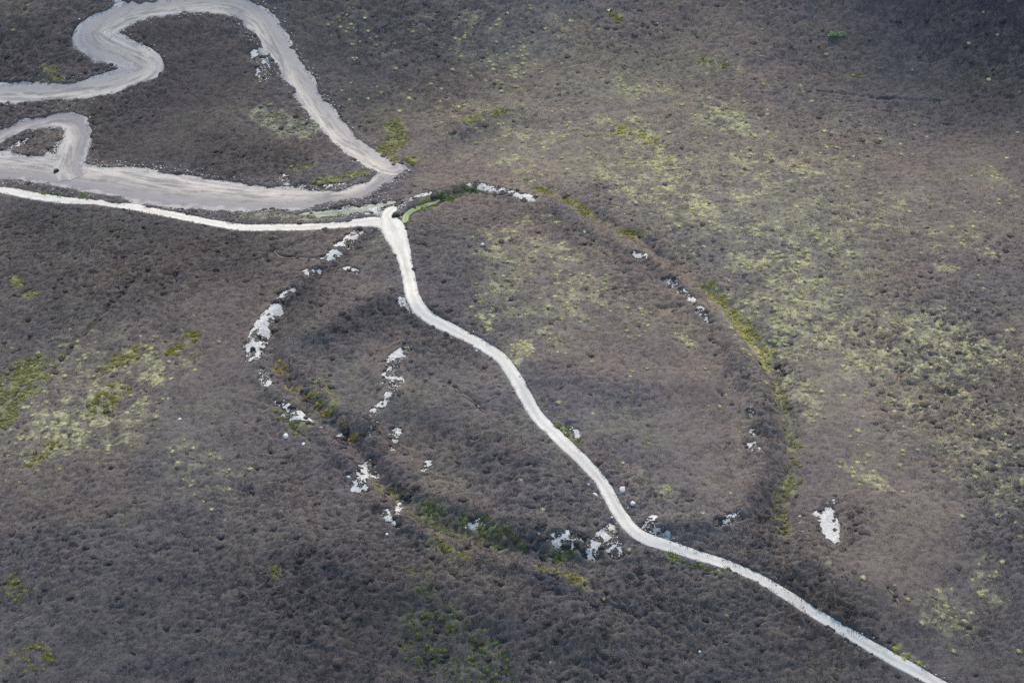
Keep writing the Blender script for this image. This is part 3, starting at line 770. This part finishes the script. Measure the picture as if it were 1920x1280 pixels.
def proto_heather(name, seed, nspr, dome):
    r = np.random.default_rng(seed)
    if dome:
        V = IV2.copy()
        az = np.arctan2(V[:, 1], V[:, 0])
        lob = 1 + 0.22 * np.sin(2 * az + r.uniform(0, 6)) + 0.16 * np.sin(3 * az + r.uniform(0, 6)) + 0.12 * np.sin(5 * az + r.uniform(0, 6))
        V = V * np.column_stack([lob, lob, np.ones(len(V))]) * np.array([.42, .42, .3])
        V += r.normal(size=V.shape) * 0.04
        V[:, 2] = np.maximum(V[:, 2], -0.1) + 0.02
        d = r.normal(size=(nspr, 3)); d[:, 2] = np.abs(d[:, 2]) * 1.1 + 0.1; d /= np.linalg.norm(d, axis=1, keepdims=True)
        p = d * np.array([.4, .4, .28]) * r.uniform(.8, 1.1, (nspr, 1))
    else:
        V = np.zeros((0, 3))
        a = r.uniform(0, 2 * np.pi, nspr); rr = np.sqrt(r.random(nspr)) * .55
        p = np.column_stack([rr * np.cos(a), rr * np.sin(a), r.uniform(-.06, .06, nspr)])
        d = np.column_stack([np.cos(a) * .3, np.sin(a) * .3, np.ones(nspr)])
    dd = d * np.array([.6, .6, .7]) + r.normal(size=d.shape) * .4 + np.array([0, 0, .3]); dd /= np.linalg.norm(dd, axis=1, keepdims=True)
    BV, BT = blade_cloud(p, dd, r.uniform(.07, .17, nspr), r.uniform(.025, .05, nspr), r)
    T = np.vstack([IT2, BT + len(V)]) if dome else BT
    return mesh_np(name, np.vstack([V, BV]), T, M_HEATHER, dome)


def proto_tussock(name, seed, nb, spread=0.9):
    r = np.random.default_rng(seed)
    a = r.uniform(0, 2 * np.pi, nb); rr = np.sqrt(r.uniform(0, 1, nb)) * .26
    p = np.column_stack([rr * np.cos(a), rr * np.sin(a), np.full(nb, -.02)])
    t_ = r.uniform(.1, 1.0, nb) * spread
    d = np.column_stack([np.cos(a) * np.sin(t_), np.sin(a) * np.sin(t_), np.cos(t_)])
    ln = r.uniform(.35, .62, nb)
    BV, BT = blade_cloud(p, d, ln, r.uniform(.018, .035, nb), r, .22)
    C = IV1 * np.array([.4, .4, .26]) + r.normal(size=IV1.shape) * .05
    return mesh_np(name, np.vstack([C, BV]), np.vstack([IT1, BT + len(C)]), M_GRASS)


def proto_collection(name, meshes):
    c = bpy.data.collections.new(name)
    for i, me in enumerate(meshes):
        o = bpy.data.objects.new("%s_%02d" % (name, i), me)
        c.objects.link(o)
    return c


C_HEATHER = proto_collection("heather_kinds", [proto_heather("heather_bush", 20 + i, 55 if i < 3 else 60, i >= 3) for i in range(6)])
C_TUSS = proto_collection("grass_kinds", [proto_tussock("grass_tuft", 40 + i, 90) for i in range(5)])


def cover_group(coll):
    g = bpy.data.node_groups.new("cover", 'GeometryNodeTree')
    g.interface.new_socket("Geometry", in_out='INPUT', socket_type='NodeSocketGeometry')
    g.interface.new_socket("Geometry", in_out='OUTPUT', socket_type='NodeSocketGeometry')
    gi = g.nodes.new("NodeGroupInput"); go = g.nodes.new("NodeGroupOutput")
    ci = g.nodes.new("GeometryNodeCollectionInfo"); ci.inputs["Collection"].default_value = coll
    ci.inputs["Separate Children"].default_value = True; ci.inputs["Reset Children"].default_value = True
    ip = g.nodes.new("GeometryNodeInstanceOnPoints"); ip.inputs["Pick Instance"].default_value = True

    def attr(nm, ty):
        a = g.nodes.new("GeometryNodeInputNamedAttribute"); a.data_type = ty; a.inputs["Name"].default_value = nm
        return a.outputs["Attribute"]
    er = g.nodes.new("FunctionNodeEulerToRotation")
    g.links.new(attr("rot", 'FLOAT_VECTOR'), er.inputs[0])
    g.links.new(gi.outputs[0], ip.inputs["Points"]); g.links.new(ci.outputs[0], ip.inputs["Instance"])
    g.links.new(attr("vid", 'INT'), ip.inputs["Instance Index"])
    g.links.new(er.outputs[0], ip.inputs["Rotation"]); g.links.new(attr("scl", 'FLOAT_VECTOR'), ip.inputs["Scale"])
    g.links.new(ip.outputs[0], go.inputs[0])
    return g


G_HEATHER = cover_group(C_HEATHER)
G_TUSS = cover_group(C_TUSS)


def cover(name, ng, x, y, scl, tint, vid, z, **tags):
    """an uncountable stand of plants rooted at x, y"""
    n_ = len(x)
    nn = normal_at(x, y)
    yaw = rng.uniform(0, 2 * np.pi, n_)
    # lean with the slope (half way), then spin
    rx = -nn[:, 1] * 0.7; ry = nn[:, 0] * 0.7
    me = bpy.data.meshes.new(name)
    me.vertices.add(n_)
    me.vertices.foreach_set("co", np.column_stack([x, y, z]).astype(np.float32).ravel())

    def at(nm, ty, val, prop):
        a = me.attributes.new(nm, ty, 'POINT'); a.data.foreach_set(prop, np.ascontiguousarray(val).ravel())
    # euler XYZ applies x, y, z in turn: the lean has to be expressed before the spin
    cx, sx = np.cos(yaw), np.sin(yaw)
    lx = cx * rx + sx * ry; ly = -sx * rx + cx * ry
    at("rot", 'FLOAT_VECTOR', np.column_stack([lx, ly, yaw]).astype(np.float32), "vector")
    at("scl", 'FLOAT_VECTOR', scl.astype(np.float32), "vector")
    at("vid", 'INT', vid.astype(np.int32), "value")
    at("tint", 'FLOAT_COLOR', np.column_stack([tint, np.ones(n_)]).astype(np.float32), "color")
    o = add(name, me, **tags)
    md = o.modifiers.new("cover", 'NODES'); md.node_group = ng
    return o


def in_view(x, y, m):
    px, py = project(x, y, height(x, y))
    return (px > -m) & (px < 1920 + m) & (py > -m) & (py < 1280 + m)


def jitter_grid(step, jit=0.5, m=260):
    X, Y = np.meshgrid(np.arange(-160, 160, step), np.arange(-120, 184, step), indexing='ij')
    X = X + (np.arange(X.shape[1]) % 2)[None] * step * .5
    X = X.ravel() + rng.uniform(-jit, jit, X.size) * step; Y = Y.ravel() + rng.uniform(-jit, jit, Y.size) * step
    k_ = in_view(X, Y, m)
    return X[k_], Y[k_]


# ------------------------------------------------------------------ heather, and the pale grass tussocks that take its place here and there
brown = np.array([0.166, 0.133, 0.112]); grey = np.array([0.128, 0.117, 0.114]); olive = np.array([0.155, 0.150, 0.082])
purple = np.array([0.140, 0.116, 0.122]); rust = np.array([0.19, 0.135, 0.105]); dark = np.array([0.098, 0.093, 0.095])


def heather_tint(x, y):
    big = fbm(x, y, 34, 4, 21); midn = fbm(x, y, 9, 4, 22); fine = fbm(x, y, 1.1, 2, 24)
    dk = sample(AGE_SHADE, x, y); wm = sample(WARM, x, y); ol = sample(OLIVE, x, y); bu = sample(BUSHY, x, y)
    wts = np.column_stack([sstep(.40, .62, big) * 1.1 + .3 + 1.2 * wm, sstep(.6, .4, big) + .2 + .8 * dk, 0.5 * sstep(.55, .75, midn) + .3 * sstep(.6, .75, fine) + .6 * ol,
                           .5 * sstep(.5, .3, midn), .5 * sstep(.62, .8, fbm(x, y, 13, 3, 23)) + .3 * sstep(.4, .25, fine) + .35 * wm, .4 * bu * fine + dk])
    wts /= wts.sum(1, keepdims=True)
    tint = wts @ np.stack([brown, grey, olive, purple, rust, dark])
    return tint * ((1 - .40 * dk + .28 * ol) * (0.88 + 0.24 * midn))[:, None]  # old heather and the painted shade both darken the tint


def grass_share(x, y):
    cl = fbm(x, y, 2.4, 3, 31); cl2 = fbm(x, y, 11, 3, 32)
    return np.clip(sample(TUSS, x, y) * 1.25, 0, 1) * (0.15 + 0.85 * sstep(.40, .60, cl)) * (0.45 + 0.85 * sstep(.35, .65, cl2))


def canopy(x, y):
    """height of the heather above the ground, and distance to the nearest bare edge"""
    bu = sample(BUSHY, x, y)
    edge = np.minimum(sample(TD, x, y) + (fbm(x, y, 1.3, 3, 71) - .5) * (.3 + .8 * sample(ROADY, x, y)) + .04 + (fbm(x, y, 5, 2, 72) - .5) * 2.4 * sstep(0, 1, sample(ROADY, x, y)), sample(BARE, x, y) + (fbm(x, y, .9, 3, 80) - .5) * 1.1)
    wx = x + (fbm(x, y, 3, 2, 73) - .5) * 2.4; wy = y + (fbm(x, y, 3, 2, 74) - .5) * 2.4
    n1 = fbm(wx, wy * 1.3, 1.05, 2, 75); n2 = fbm(wx, wy * 1.2, .62, 2, 76); n3 = fbm(x, y, 3.4, 2, 79)
    lump = 1 - np.abs(2 * n1 - 1) * 1.6 - np.abs(2 * n3 - 1) * .8                      # rounded tops, creases between
    c = 0.16 + 0.22 * bu + (0.10 + 0.40 * bu ** 1.5) * (lump - .35) + (0.17 + .16 * bu) * (n2 - .5)
    c = c * (1 - .45 * np.clip(sample(GREEN, x, y), 0, 1))
    e = sstep(-.05, .75, edge)
    return c * e - .12 * (1 - e), edge


ROADY = np.zeros((NX, NY))            # verges of the broad roads, more ragged than those of the white track
for key in ('road_a', 'road_b', 'road_c', 'spur'):
    ROADY = np.maximum(ROADY, (seg_field(TRACKS[key], 6.0, 2) < 3.0) * 1.0)

CS = 0.27
CX, CY = np.meshgrid(np.arange(-158, 158, CS), np.arange(-118, 182, CS), indexing='ij')
sh = CX.shape
CX = (CX + rng.uniform(-.07, .07, sh)).ravel(); CY = (CY + rng.uniform(-.07, .07, sh)).ravel()
vis = in_view(CX, CY, 150)
ED = np.full(CX.shape, -1.0); CZ = np.zeros(CX.shape)
c_, e_ = canopy(CX[vis], CY[vis])
ED[vis] = e_; CZ[vis] = height(CX[vis], CY[vis]) + c_
ok = (ED > -0.12).reshape(sh)
okf = ok[:-1, :-1] & ok[1:, 1:] & ok[1:, :-1] & ok[:-1, 1:]
id2 = np.arange(CX.size).reshape(sh)
q = np.stack([id2[:-1, :-1], id2[1:, :-1], id2[1:, 1:], id2[:-1, 1:]], -1)[okf]
used = np.unique(q); remap = np.zeros(CX.size, int); remap[used] = np.arange(len(used))
ux, uy = CX[used], CY[used]
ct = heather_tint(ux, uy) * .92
gs = grass_share(ux, uy) * (.25 + .9 * sstep(.42, .62, fbm(ux, uy, 1.0, 2, 78))); gg = np.clip(sample(GREEN, ux, uy) * 1.15, 0, 1) * (.15 + .85 * sstep(.38, .62, fbm(ux, uy, 1.5, 3, 77)))
ct = ct * (1 - np.clip(.95 * gs, 0, 1))[:, None] + np.array([.335, .315, .18]) * np.clip(.95 * gs, 0, 1)[:, None]
ct = ct * (1 - .75 * gg)[:, None] + np.stack([sample(GCOL[..., c], ux, uy) for c in range(3)], -1) * (.75 * gg)[:, None]
me = mesh_np("heather", np.column_stack([ux, uy, CZ[used]]), remap[q], M_CANOPY, True)
a = me.attributes.new("tint", 'FLOAT_COLOR', 'POINT'); a.data.foreach_set("color", np.column_stack([ct, np.ones(len(ct))]).astype(np.float32).ravel())
heath = add("heather", me, kind="stuff", label="brown and grey heather covering the moorland hill", category="heather")

x, y = jitter_grid(0.72, 0.6, 150)
bu = sample(BUSHY, x, y); gr = sample(GREEN, x, y)
c_, e_ = canopy(x, y)
gs = grass_share(x, y)
td = sample(TD, x, y)
is_t = (rng.random(len(x)) < gs * .6) & (e_ > .3)
tx, ty, tz, ts = x[is_t], y[is_t], height(x[is_t], y[is_t]) + c_[is_t] * .7, gs[is_t]
keep = ((e_ > 0.02) | ((rng.random(len(x)) < .2) & (td > .5) & (sample(BARE, x, y) > -.9))) & ~is_t & (rng.random(len(x)) > .5 * gr) & (rng.random(len(x)) < np.where(e_ < .7, np.where(td < 1.2, .75, .45), .65 + .35 * bu))
x, y, bu, c_, e_ = x[keep], y[keep], bu[keep], c_[keep], e_[keep]
dome = rng.random(len(x)) < np.where(e_ < .7, np.where(td[keep] < 1.3, .12, .5), .12 * bu)
vid = np.where(dome, rng.integers(3, 6, len(x)), rng.integers(0, 3, len(x)))
size = np.clip(.8 + .35 * bu + rng.normal(size=len(x)) * .22, .45, 1.8)
flat = rng.uniform(.55, 1.1, len(x)) * (.6 + .5 * bu)
scl = np.column_stack([size * rng.uniform(.85, 1.35, len(x)), size * rng.uniform(.85, 1.35, len(x)), size * flat])
z = height(x, y) + np.where(dome, np.minimum(c_ * .55, c_ - .08), c_)
z = np.where(e_ < .15, height_ground(x, y) + .05, z)
print("heather", len(x), "tussocks", len(tx), "canopy faces", len(q))
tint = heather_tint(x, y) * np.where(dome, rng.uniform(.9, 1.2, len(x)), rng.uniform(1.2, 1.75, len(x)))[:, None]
cover("heather_sprigs", G_HEATHER, x, y, scl, tint, vid, z, kind="stuff", label="twiggy heather shoots standing out of the heather", category="heather")

x, y = tx, ty
s_ = rng.uniform(.55, 1.35, len(x))
straw = np.array([0.40, 0.38, 0.21]); lime_ = np.array([0.31, 0.305, 0.155]); bleach = np.array([0.42, 0.41, 0.28]); gold = np.array([0.38, 0.29, 0.12])
cl2 = fbm(x, y, 11, 3, 32)
mix = np.column_stack([.6 + rng.random(len(x)), .7 * rng.random(len(x)) + .5 * cl2, .8 * rng.random(len(x)), .5 * (rng.random(len(x)) < .12)])
mix /= mix.sum(1, keepdims=True)
tint = mix @ np.stack([straw, lime_, bleach, gold]) * rng.uniform(.9, 1.7, (len(x), 1))
cover("grass", G_TUSS, x, y, np.column_stack([s_, s_, s_ * rng.uniform(.35, .75, len(x))]), tint, rng.integers(0, 5, len(x)), tz, kind="stuff",
      label="pale yellow-green grass tussocks scattered through the heather", category="grass")

# ------------------------------------------------------------------ grass and bilberry patches
PAL = {'lime': [(0.225, 0.225, 0.085), (0.28, 0.27, 0.12), (0.17, 0.175, 0.07)], 'green': [(0.13, 0.17, 0.055), (0.18, 0.205, 0.07), (0.10, 0.125, 0.045)],
       'olive': [(0.23, 0.22, 0.05), (0.28, 0.25, 0.07), (0.16, 0.17, 0.04)], 'yellow': [(0.36, 0.34, 0.10), (0.30, 0.32, 0.08), (0.40, 0.32, 0.12)],
       'ochre': [(0.32, 0.25, 0.06), (0.26, 0.25, 0.06), (0.30, 0.20, 0.06)], 'pale': [(0.29, 0.285, 0.19), (0.35, 0.335, 0.255), (0.22, 0.23, 0.12)]}
for (label, strokes, dens, key), D in zip(PATCHES, PATCH_D):
    ii, jj = np.nonzero(D < 0.35)
    if len(ii) == 0:
        continue
    per = 2
    x = (RX0 + RS * np.repeat(ii, per)) + rng.uniform(-.3, .3, len(ii) * per); y = (RY0 + RS * np.repeat(jj, per)) + rng.uniform(-.3, .3, len(ii) * per)
    d = sample(D, x, y)
    k_ = (rng.random(len(x)) < 0.3 * dens * sstep(.5, -1.2, d) * (0.15 + 1.0 * sstep(.3, .55, fbm(x, y, 2.5, 3, 41)))) & (sample(TD, x, y) > .12) & in_view(x, y, 200)
    x, y = x[k_], y[k_]
    if len(x) < 3:
        continue
    s_ = rng.uniform(.6, 1.15, len(x))
    cs_ = np.array(PAL[key])
    mix = rng.random((len(x), 3)) + np.array([.5, .2, .3]); mix /= mix.sum(1, keepdims=True)
    tint = mix @ cs_ * rng.uniform(.9, 1.65, (len(x), 1))
    cover("grass_patch", G_TUSS, x, y, np.column_stack([s_, s_, s_ * rng.uniform(.4, .8, len(x))]), tint, rng.integers(0, 5, len(x)), height(x, y) + canopy(x, y)[0] * .7, kind="stuff",
          label=label, category="grass", group="green and yellow grass patches")

# ------------------------------------------------------------------ scree patches and boulders
def stones(x, y, size, r, sub=1, sink=.25):
    """one mesh of angular stones"""
    BV, BT = (IV1, IT1)
    n_ = len(x)
    base = np.broadcast_to(BV, (n_,) + BV.shape)
    V = base * r.uniform(.65, 1.2, (n_, 1, 3)) * (1 + r.normal(size=(n_, BV.shape[0], 1)) * .16)
    V[:, :, 2] *= .5
    a = r.uniform(0, 2 * np.pi, n_); c, s = np.cos(a)[:, None], np.sin(a)[:, None]
    X = V[:, :, 0] * c - V[:, :, 1] * s; Y = V[:, :, 0] * s + V[:, :, 1] * c
    V = np.stack([X, Y, V[:, :, 2]], -1) * (size[:, None, None] * .5)
    z = np.maximum(height_ground(x, y), height(x, y) + canopy(x, y)[0] * .8 * (sample(TD, x, y) > .6))
    V = V + np.column_stack([x, y, z + size * (.32 - sink)])[:, None, :]
    T = (BT[None] + (np.arange(n_) * len(BV))[:, None, None]).reshape(-1, 3)
    return V.reshape(-1, 3), T


r = np.random.default_rng(77)
for (label, strokes, fill), D in zip(SCREE, SCREE_D):
    ii, jj = np.nonzero(D < 0.0)
    if len(ii) == 0:
        ii, jj = np.nonzero(D < D.min() + .25)
    cx, cy = RX0 + RS * ii.mean(), RY0 + RS * jj.mean()
    root = add("scree_patch", None, label=label, category="scree", group="pale scree and bare stone patches")
    root.location = (0, 0, 0)
    cz = float(height(np.array([cx]), np.array([cy]))[0])
    root.location = (cx, cy, cz)
    off = np.array([cx, cy, cz])
    # bed: fine irregular sheet inside the outline
    st = 0.2
    x0, x1 = RX0 + RS * (ii.min() - 2), RX0 + RS * (ii.max() + 3); y0, y1 = RY0 + RS * (jj.min() - 2), RY0 + RS * (jj.max() + 3)
    BX, BY = np.meshgrid(np.arange(x0, x1, st), np.arange(y0, y1, st), indexing='ij')
    jx = BX + r.uniform(-.07, .07, BX.shape); jy = BY + r.uniform(-.07, .07, BY.shape)
    dd = sample(D, jx, jy) - .25 + (fbm(jx, jy, .8, 3, 51) - .5) * 1.4
    hole = fbm(jx, jy, 1.3, 3, 52)
    lim = np.quantile(hole[dd < 0], 1 - (fill if fill > .9 else fill * .82)) if (dd < 0).any() else 0
    ok = (dd < 0.05) & (hole >= lim)
    okf = ok[:-1, :-1] & ok[1:, 1:] & (ok[1:, :-1] | ok[:-1, 1:])
    id2 = np.arange(BX.size).reshape(BX.shape)
    q = np.stack([id2[:-1, :-1], id2[1:, :-1], id2[1:, 1:], id2[:-1, 1:]], -1)[okf]
    if len(q):
        used = np.unique(q); remap = np.zeros(BX.size, int); remap[used] = np.arange(len(used))
        zz = height_ground(jx.ravel()[used], jy.ravel()[used]) + .05 + .06 * (fbm(jx.ravel()[used], jy.ravel()[used], .7, 2, 53) - .3)
        V = np.column_stack([jx.ravel()[used], jy.ravel()[used], zz]) - off
        add("rubble_bed", mesh_np("rubble_bed", V, remap[q], M_BED, False), root, kind="stuff")
    # stones: the larger ones singly, the rest together
    area = len(ii) * RS * RS
    n_ = int(np.clip(area * 14, 14, 1800))
    pick = r.integers(0, len(ii), n_)
    wide = np.where(r.random(n_) < .12, .9, .25)
    x = RX0 + RS * ii[pick] + r.normal(size=n_) * wide; y = RY0 + RS * jj[pick] + r.normal(size=n_) * wide
    sz = np.clip(r.lognormal(-1.9, .45, n_), .08, .6)
    if fill > .85:
        sz *= .45
    o_ = np.argsort(-sz); x, y, sz = x[o_], y[o_], sz[o_]
    nb = min(3, max(1, int(area / 6)))
    V, T = stones(x[nb:], y[nb:], sz[nb:], r)
    add("rubble", mesh_np("rubble", V - off, T, M_STONE), root, kind="stuff")
    for i in range(nb):
        V, T = stones(x[i:i + 1], y[i:i + 1], np.maximum(sz[i:i + 1], .4), r)
        add("stone", mesh_np("stone", V - off, T, M_STONE), root)


def boulder_mesh(size, r):
    V = IV2.copy()
    nrm_ = r.normal(size=(9, 3)); nrm_ /= np.linalg.norm(nrm_, axis=1, keepdims=True)
    for nv in nrm_:                      # cut facets so that it reads as split rock
        d = V @ nv; lim = r.uniform(.55, .85)
        V = V - np.maximum(d - lim, 0)[:, None] * nv
    V = V * np.array([1, r.uniform(.7, .95), r.uniform(.6, .9)]) * size * .62 + r.normal(size=V.shape) * .02 * size
    return mesh_np("boulder", V, IT2, M_STONE)


for (pp, size, label) in BOULDERS:
    g = site([pp])
    gz = float(height_ground(g[:, 0], g[:, 1])[0])
    o = add("boulder", boulder_mesh(size, r), label=label, category="boulder", group="single pale boulders on the hill")
    o.location = (g[0, 0], g[0, 1], gz + size * .22); o.rotation_euler = (r.uniform(-.2, .2), r.uniform(-.2, .2), r.uniform(0, 6))

# ------------------------------------------------------------------ loose gravel along the track margins
gx_, gy_ = [], []
for key, nper, spread in (('main_w', 5.0, .5), ('main_e', 3.0, .4), ('road_b', 14.0, 1.3), ('road_a', 9.0, .9), ('road_c', 9.0, .8), ('arm', 7, .9), ('spur', 8, .9)):
    L = TRACKS[key]
    n_ = int(len(L) * nper)
    i = r.integers(1, len(L) - 1, n_)
    d = L[i + 1, :2] - L[i - 1, :2]; d /= np.linalg.norm(d, axis=1, keepdims=True)
    sgn = r.choice([-1, 1], n_)
    offn = L[i, 2] / 2 + np.abs(r.normal(size=n_)) * spread - .15
    gx_.append(L[i, 0] - d[:, 1] * sgn * offn + r.uniform(-.3, .3, n_)); gy_.append(L[i, 1] + d[:, 0] * sgn * offn + r.uniform(-.3, .3, n_))
x = np.concatenate(gx_); y = np.concatenate(gy_)
k_ = in_view(x, y, 150) & (sample(TD, x, y) > -.1); x, y = x[k_], y[k_]
V, T = stones(x, y, np.clip(r.lognormal(-1.65, .4, len(x)), .1, .5), r, sink=.0)
add("gravel", mesh_np("gravel", V, T, M_STONE), kind="stuff", label="loose pale gravel thrown along the track edges", category="gravel")

# ------------------------------------------------------------------ the lone pale green bush on the far slope
def bush(label, pp, parts, seed):
    rr = np.random.default_rng(seed)
    g = site([pp])[0]; gz = float(height(g[None, 0], g[None, 1])[0])
    root = add("bush", None, label=label, category="bush"); root.location = (g[0], g[1], gz)
    m, t, b = mat("pale green leaves")
    ge = t.nodes.new("ShaderNodeNewGeometry")
    rp = ramp_node(t, ge.outputs["Random Per Island"], [(0, (0.22, 0.29, 0.11)), (.5, (0.34, 0.42, 0.19)), (.85, (0.48, 0.52, 0.28)), (1, (0.46, 0.36, 0.26))])
    t.links.new(rp.outputs[0], b.inputs["Base Color"])
    mw, t2, b2 = mat("bush wood"); b2.inputs["Base Color"].default_value = (.09, .06, .04, 1)
    VV, TT, nv = [], [], 0
    SV, ST, ns = [], [], 0
    for (cx, cy, cz, rad) in parts:
        n_ = int(260 * rad * rad) + 60
        d = rr.normal(size=(n_, 3)); d[:, 2] = np.abs(d[:, 2]) * .9; d /= np.linalg.norm(d, axis=1, keepdims=True)
        p = d * rr.uniform(.35, 1.0, (n_, 1)) ** .6 * np.array([rad, rad, rad * .4]) * (1 + .25 * np.sin(4 * np.arctan2(d[:, 1], d[:, 0]) + cx))[:, None] + [cx, cy, cz]
        dd = d + rr.normal(size=d.shape) * .6; dd /= np.linalg.norm(dd, axis=1, keepdims=True)
        V, T = blade_cloud(p, dd, rr.uniform(.16, .3, n_), rr.uniform(.06, .11, n_), rr, .1)
        VV.append(V); TT.append(T + nv); nv += len(V)
        for k_ in range(5):      # stems from the root up into the clump
            e = np.array([cx, cy, cz]) + rr.normal(size=3) * rad * .35; e[2] = abs(e[2]) + .2
            st = np.array([cx, cy, -.1]) + np.array([*rr.normal(size=2) * .1, 0])
            sd_ = np.cross(e - st, [0.3, 1, .2]); sd_ /= np.linalg.norm(sd_); s2 = np.cross(e - st, sd_); s2 /= np.linalg.norm(s2)
            ring = [sd_ * .05, s2 * .05, -sd_ * .05, -s2 * .05]
            SV += [st + q for q in ring] + [e + q * .3 for q in ring]
            ST += [[ns + a, ns + (a + 1) % 4, ns + 4 + (a + 1) % 4, ns + 4 + a] for a in range(4)]; ns += 8
    add("foliage", mesh_np("foliage", np.vstack(VV), np.vstack(TT), m), root, kind="stuff")
    add("stem", mesh_np("stem", np.array(SV), np.array(ST), mw), root, kind="stuff")


bush("pale green bush alone on the dark far slope", (1571, 66),
     [(-1.2, 0, .25, .8), (0, 0, .3, 1.0), (1.1, .1, .25, .85), (-.3, 1.0, .3, .7), (.7, 1.4, .3, .7), (1.5, 2.6, .3, .55), (1.9, 3.6, .3, .45), (-1.8, -.3, .2, .5)], 3)


# ------------------------------------------------------------------ heather bushes that stand alone on bare stone
for pp, size, label in (((1081, 1019), 1.5, "dark heather bush between the two southern scree spreads"),
                        ((1096, 1009), 1.3, "dark heather bush at the upper rim of the southern scree"),
                        ((1128, 1028), 1.2, "round dark heather bush inside the largest southern rubble spread"),
                        ((1064, 1024), 1.6, "broad dark heather bush at the foot of the pale southern scree"),
                        ((742, 406), 1.9, "dark heather bush in the angle of the track fork"),
                        ((487, 632), 1.1, "heather bush standing in the middle of the western scree band"),
                        ((474, 655), 1.2, "heather bush on the lower end of the western scree band"),
                        ((544, 764), 1.0, "heather bush on the slanting white scree strip"),
                        ((106, 322), 1.5, "dark heather bush where the loop road joins the broad road")):
    g = site([pp])[0]
    o = add("heather_bush", bpy.data.meshes["heather_bush.00%d" % (3 + int(size * 10) % 3)], label=label, category="bush", group="heather bushes alone on bare stone")
    o.location = (g[0], g[1], float(height(g[None, 0], g[None, 1])[0]) + .06)
    o.scale = (size, size * .9, size * 1.1); o.rotation_euler = (0, 0, pp[0] * .7)
    o["tint"] = (.085, .085, .072)
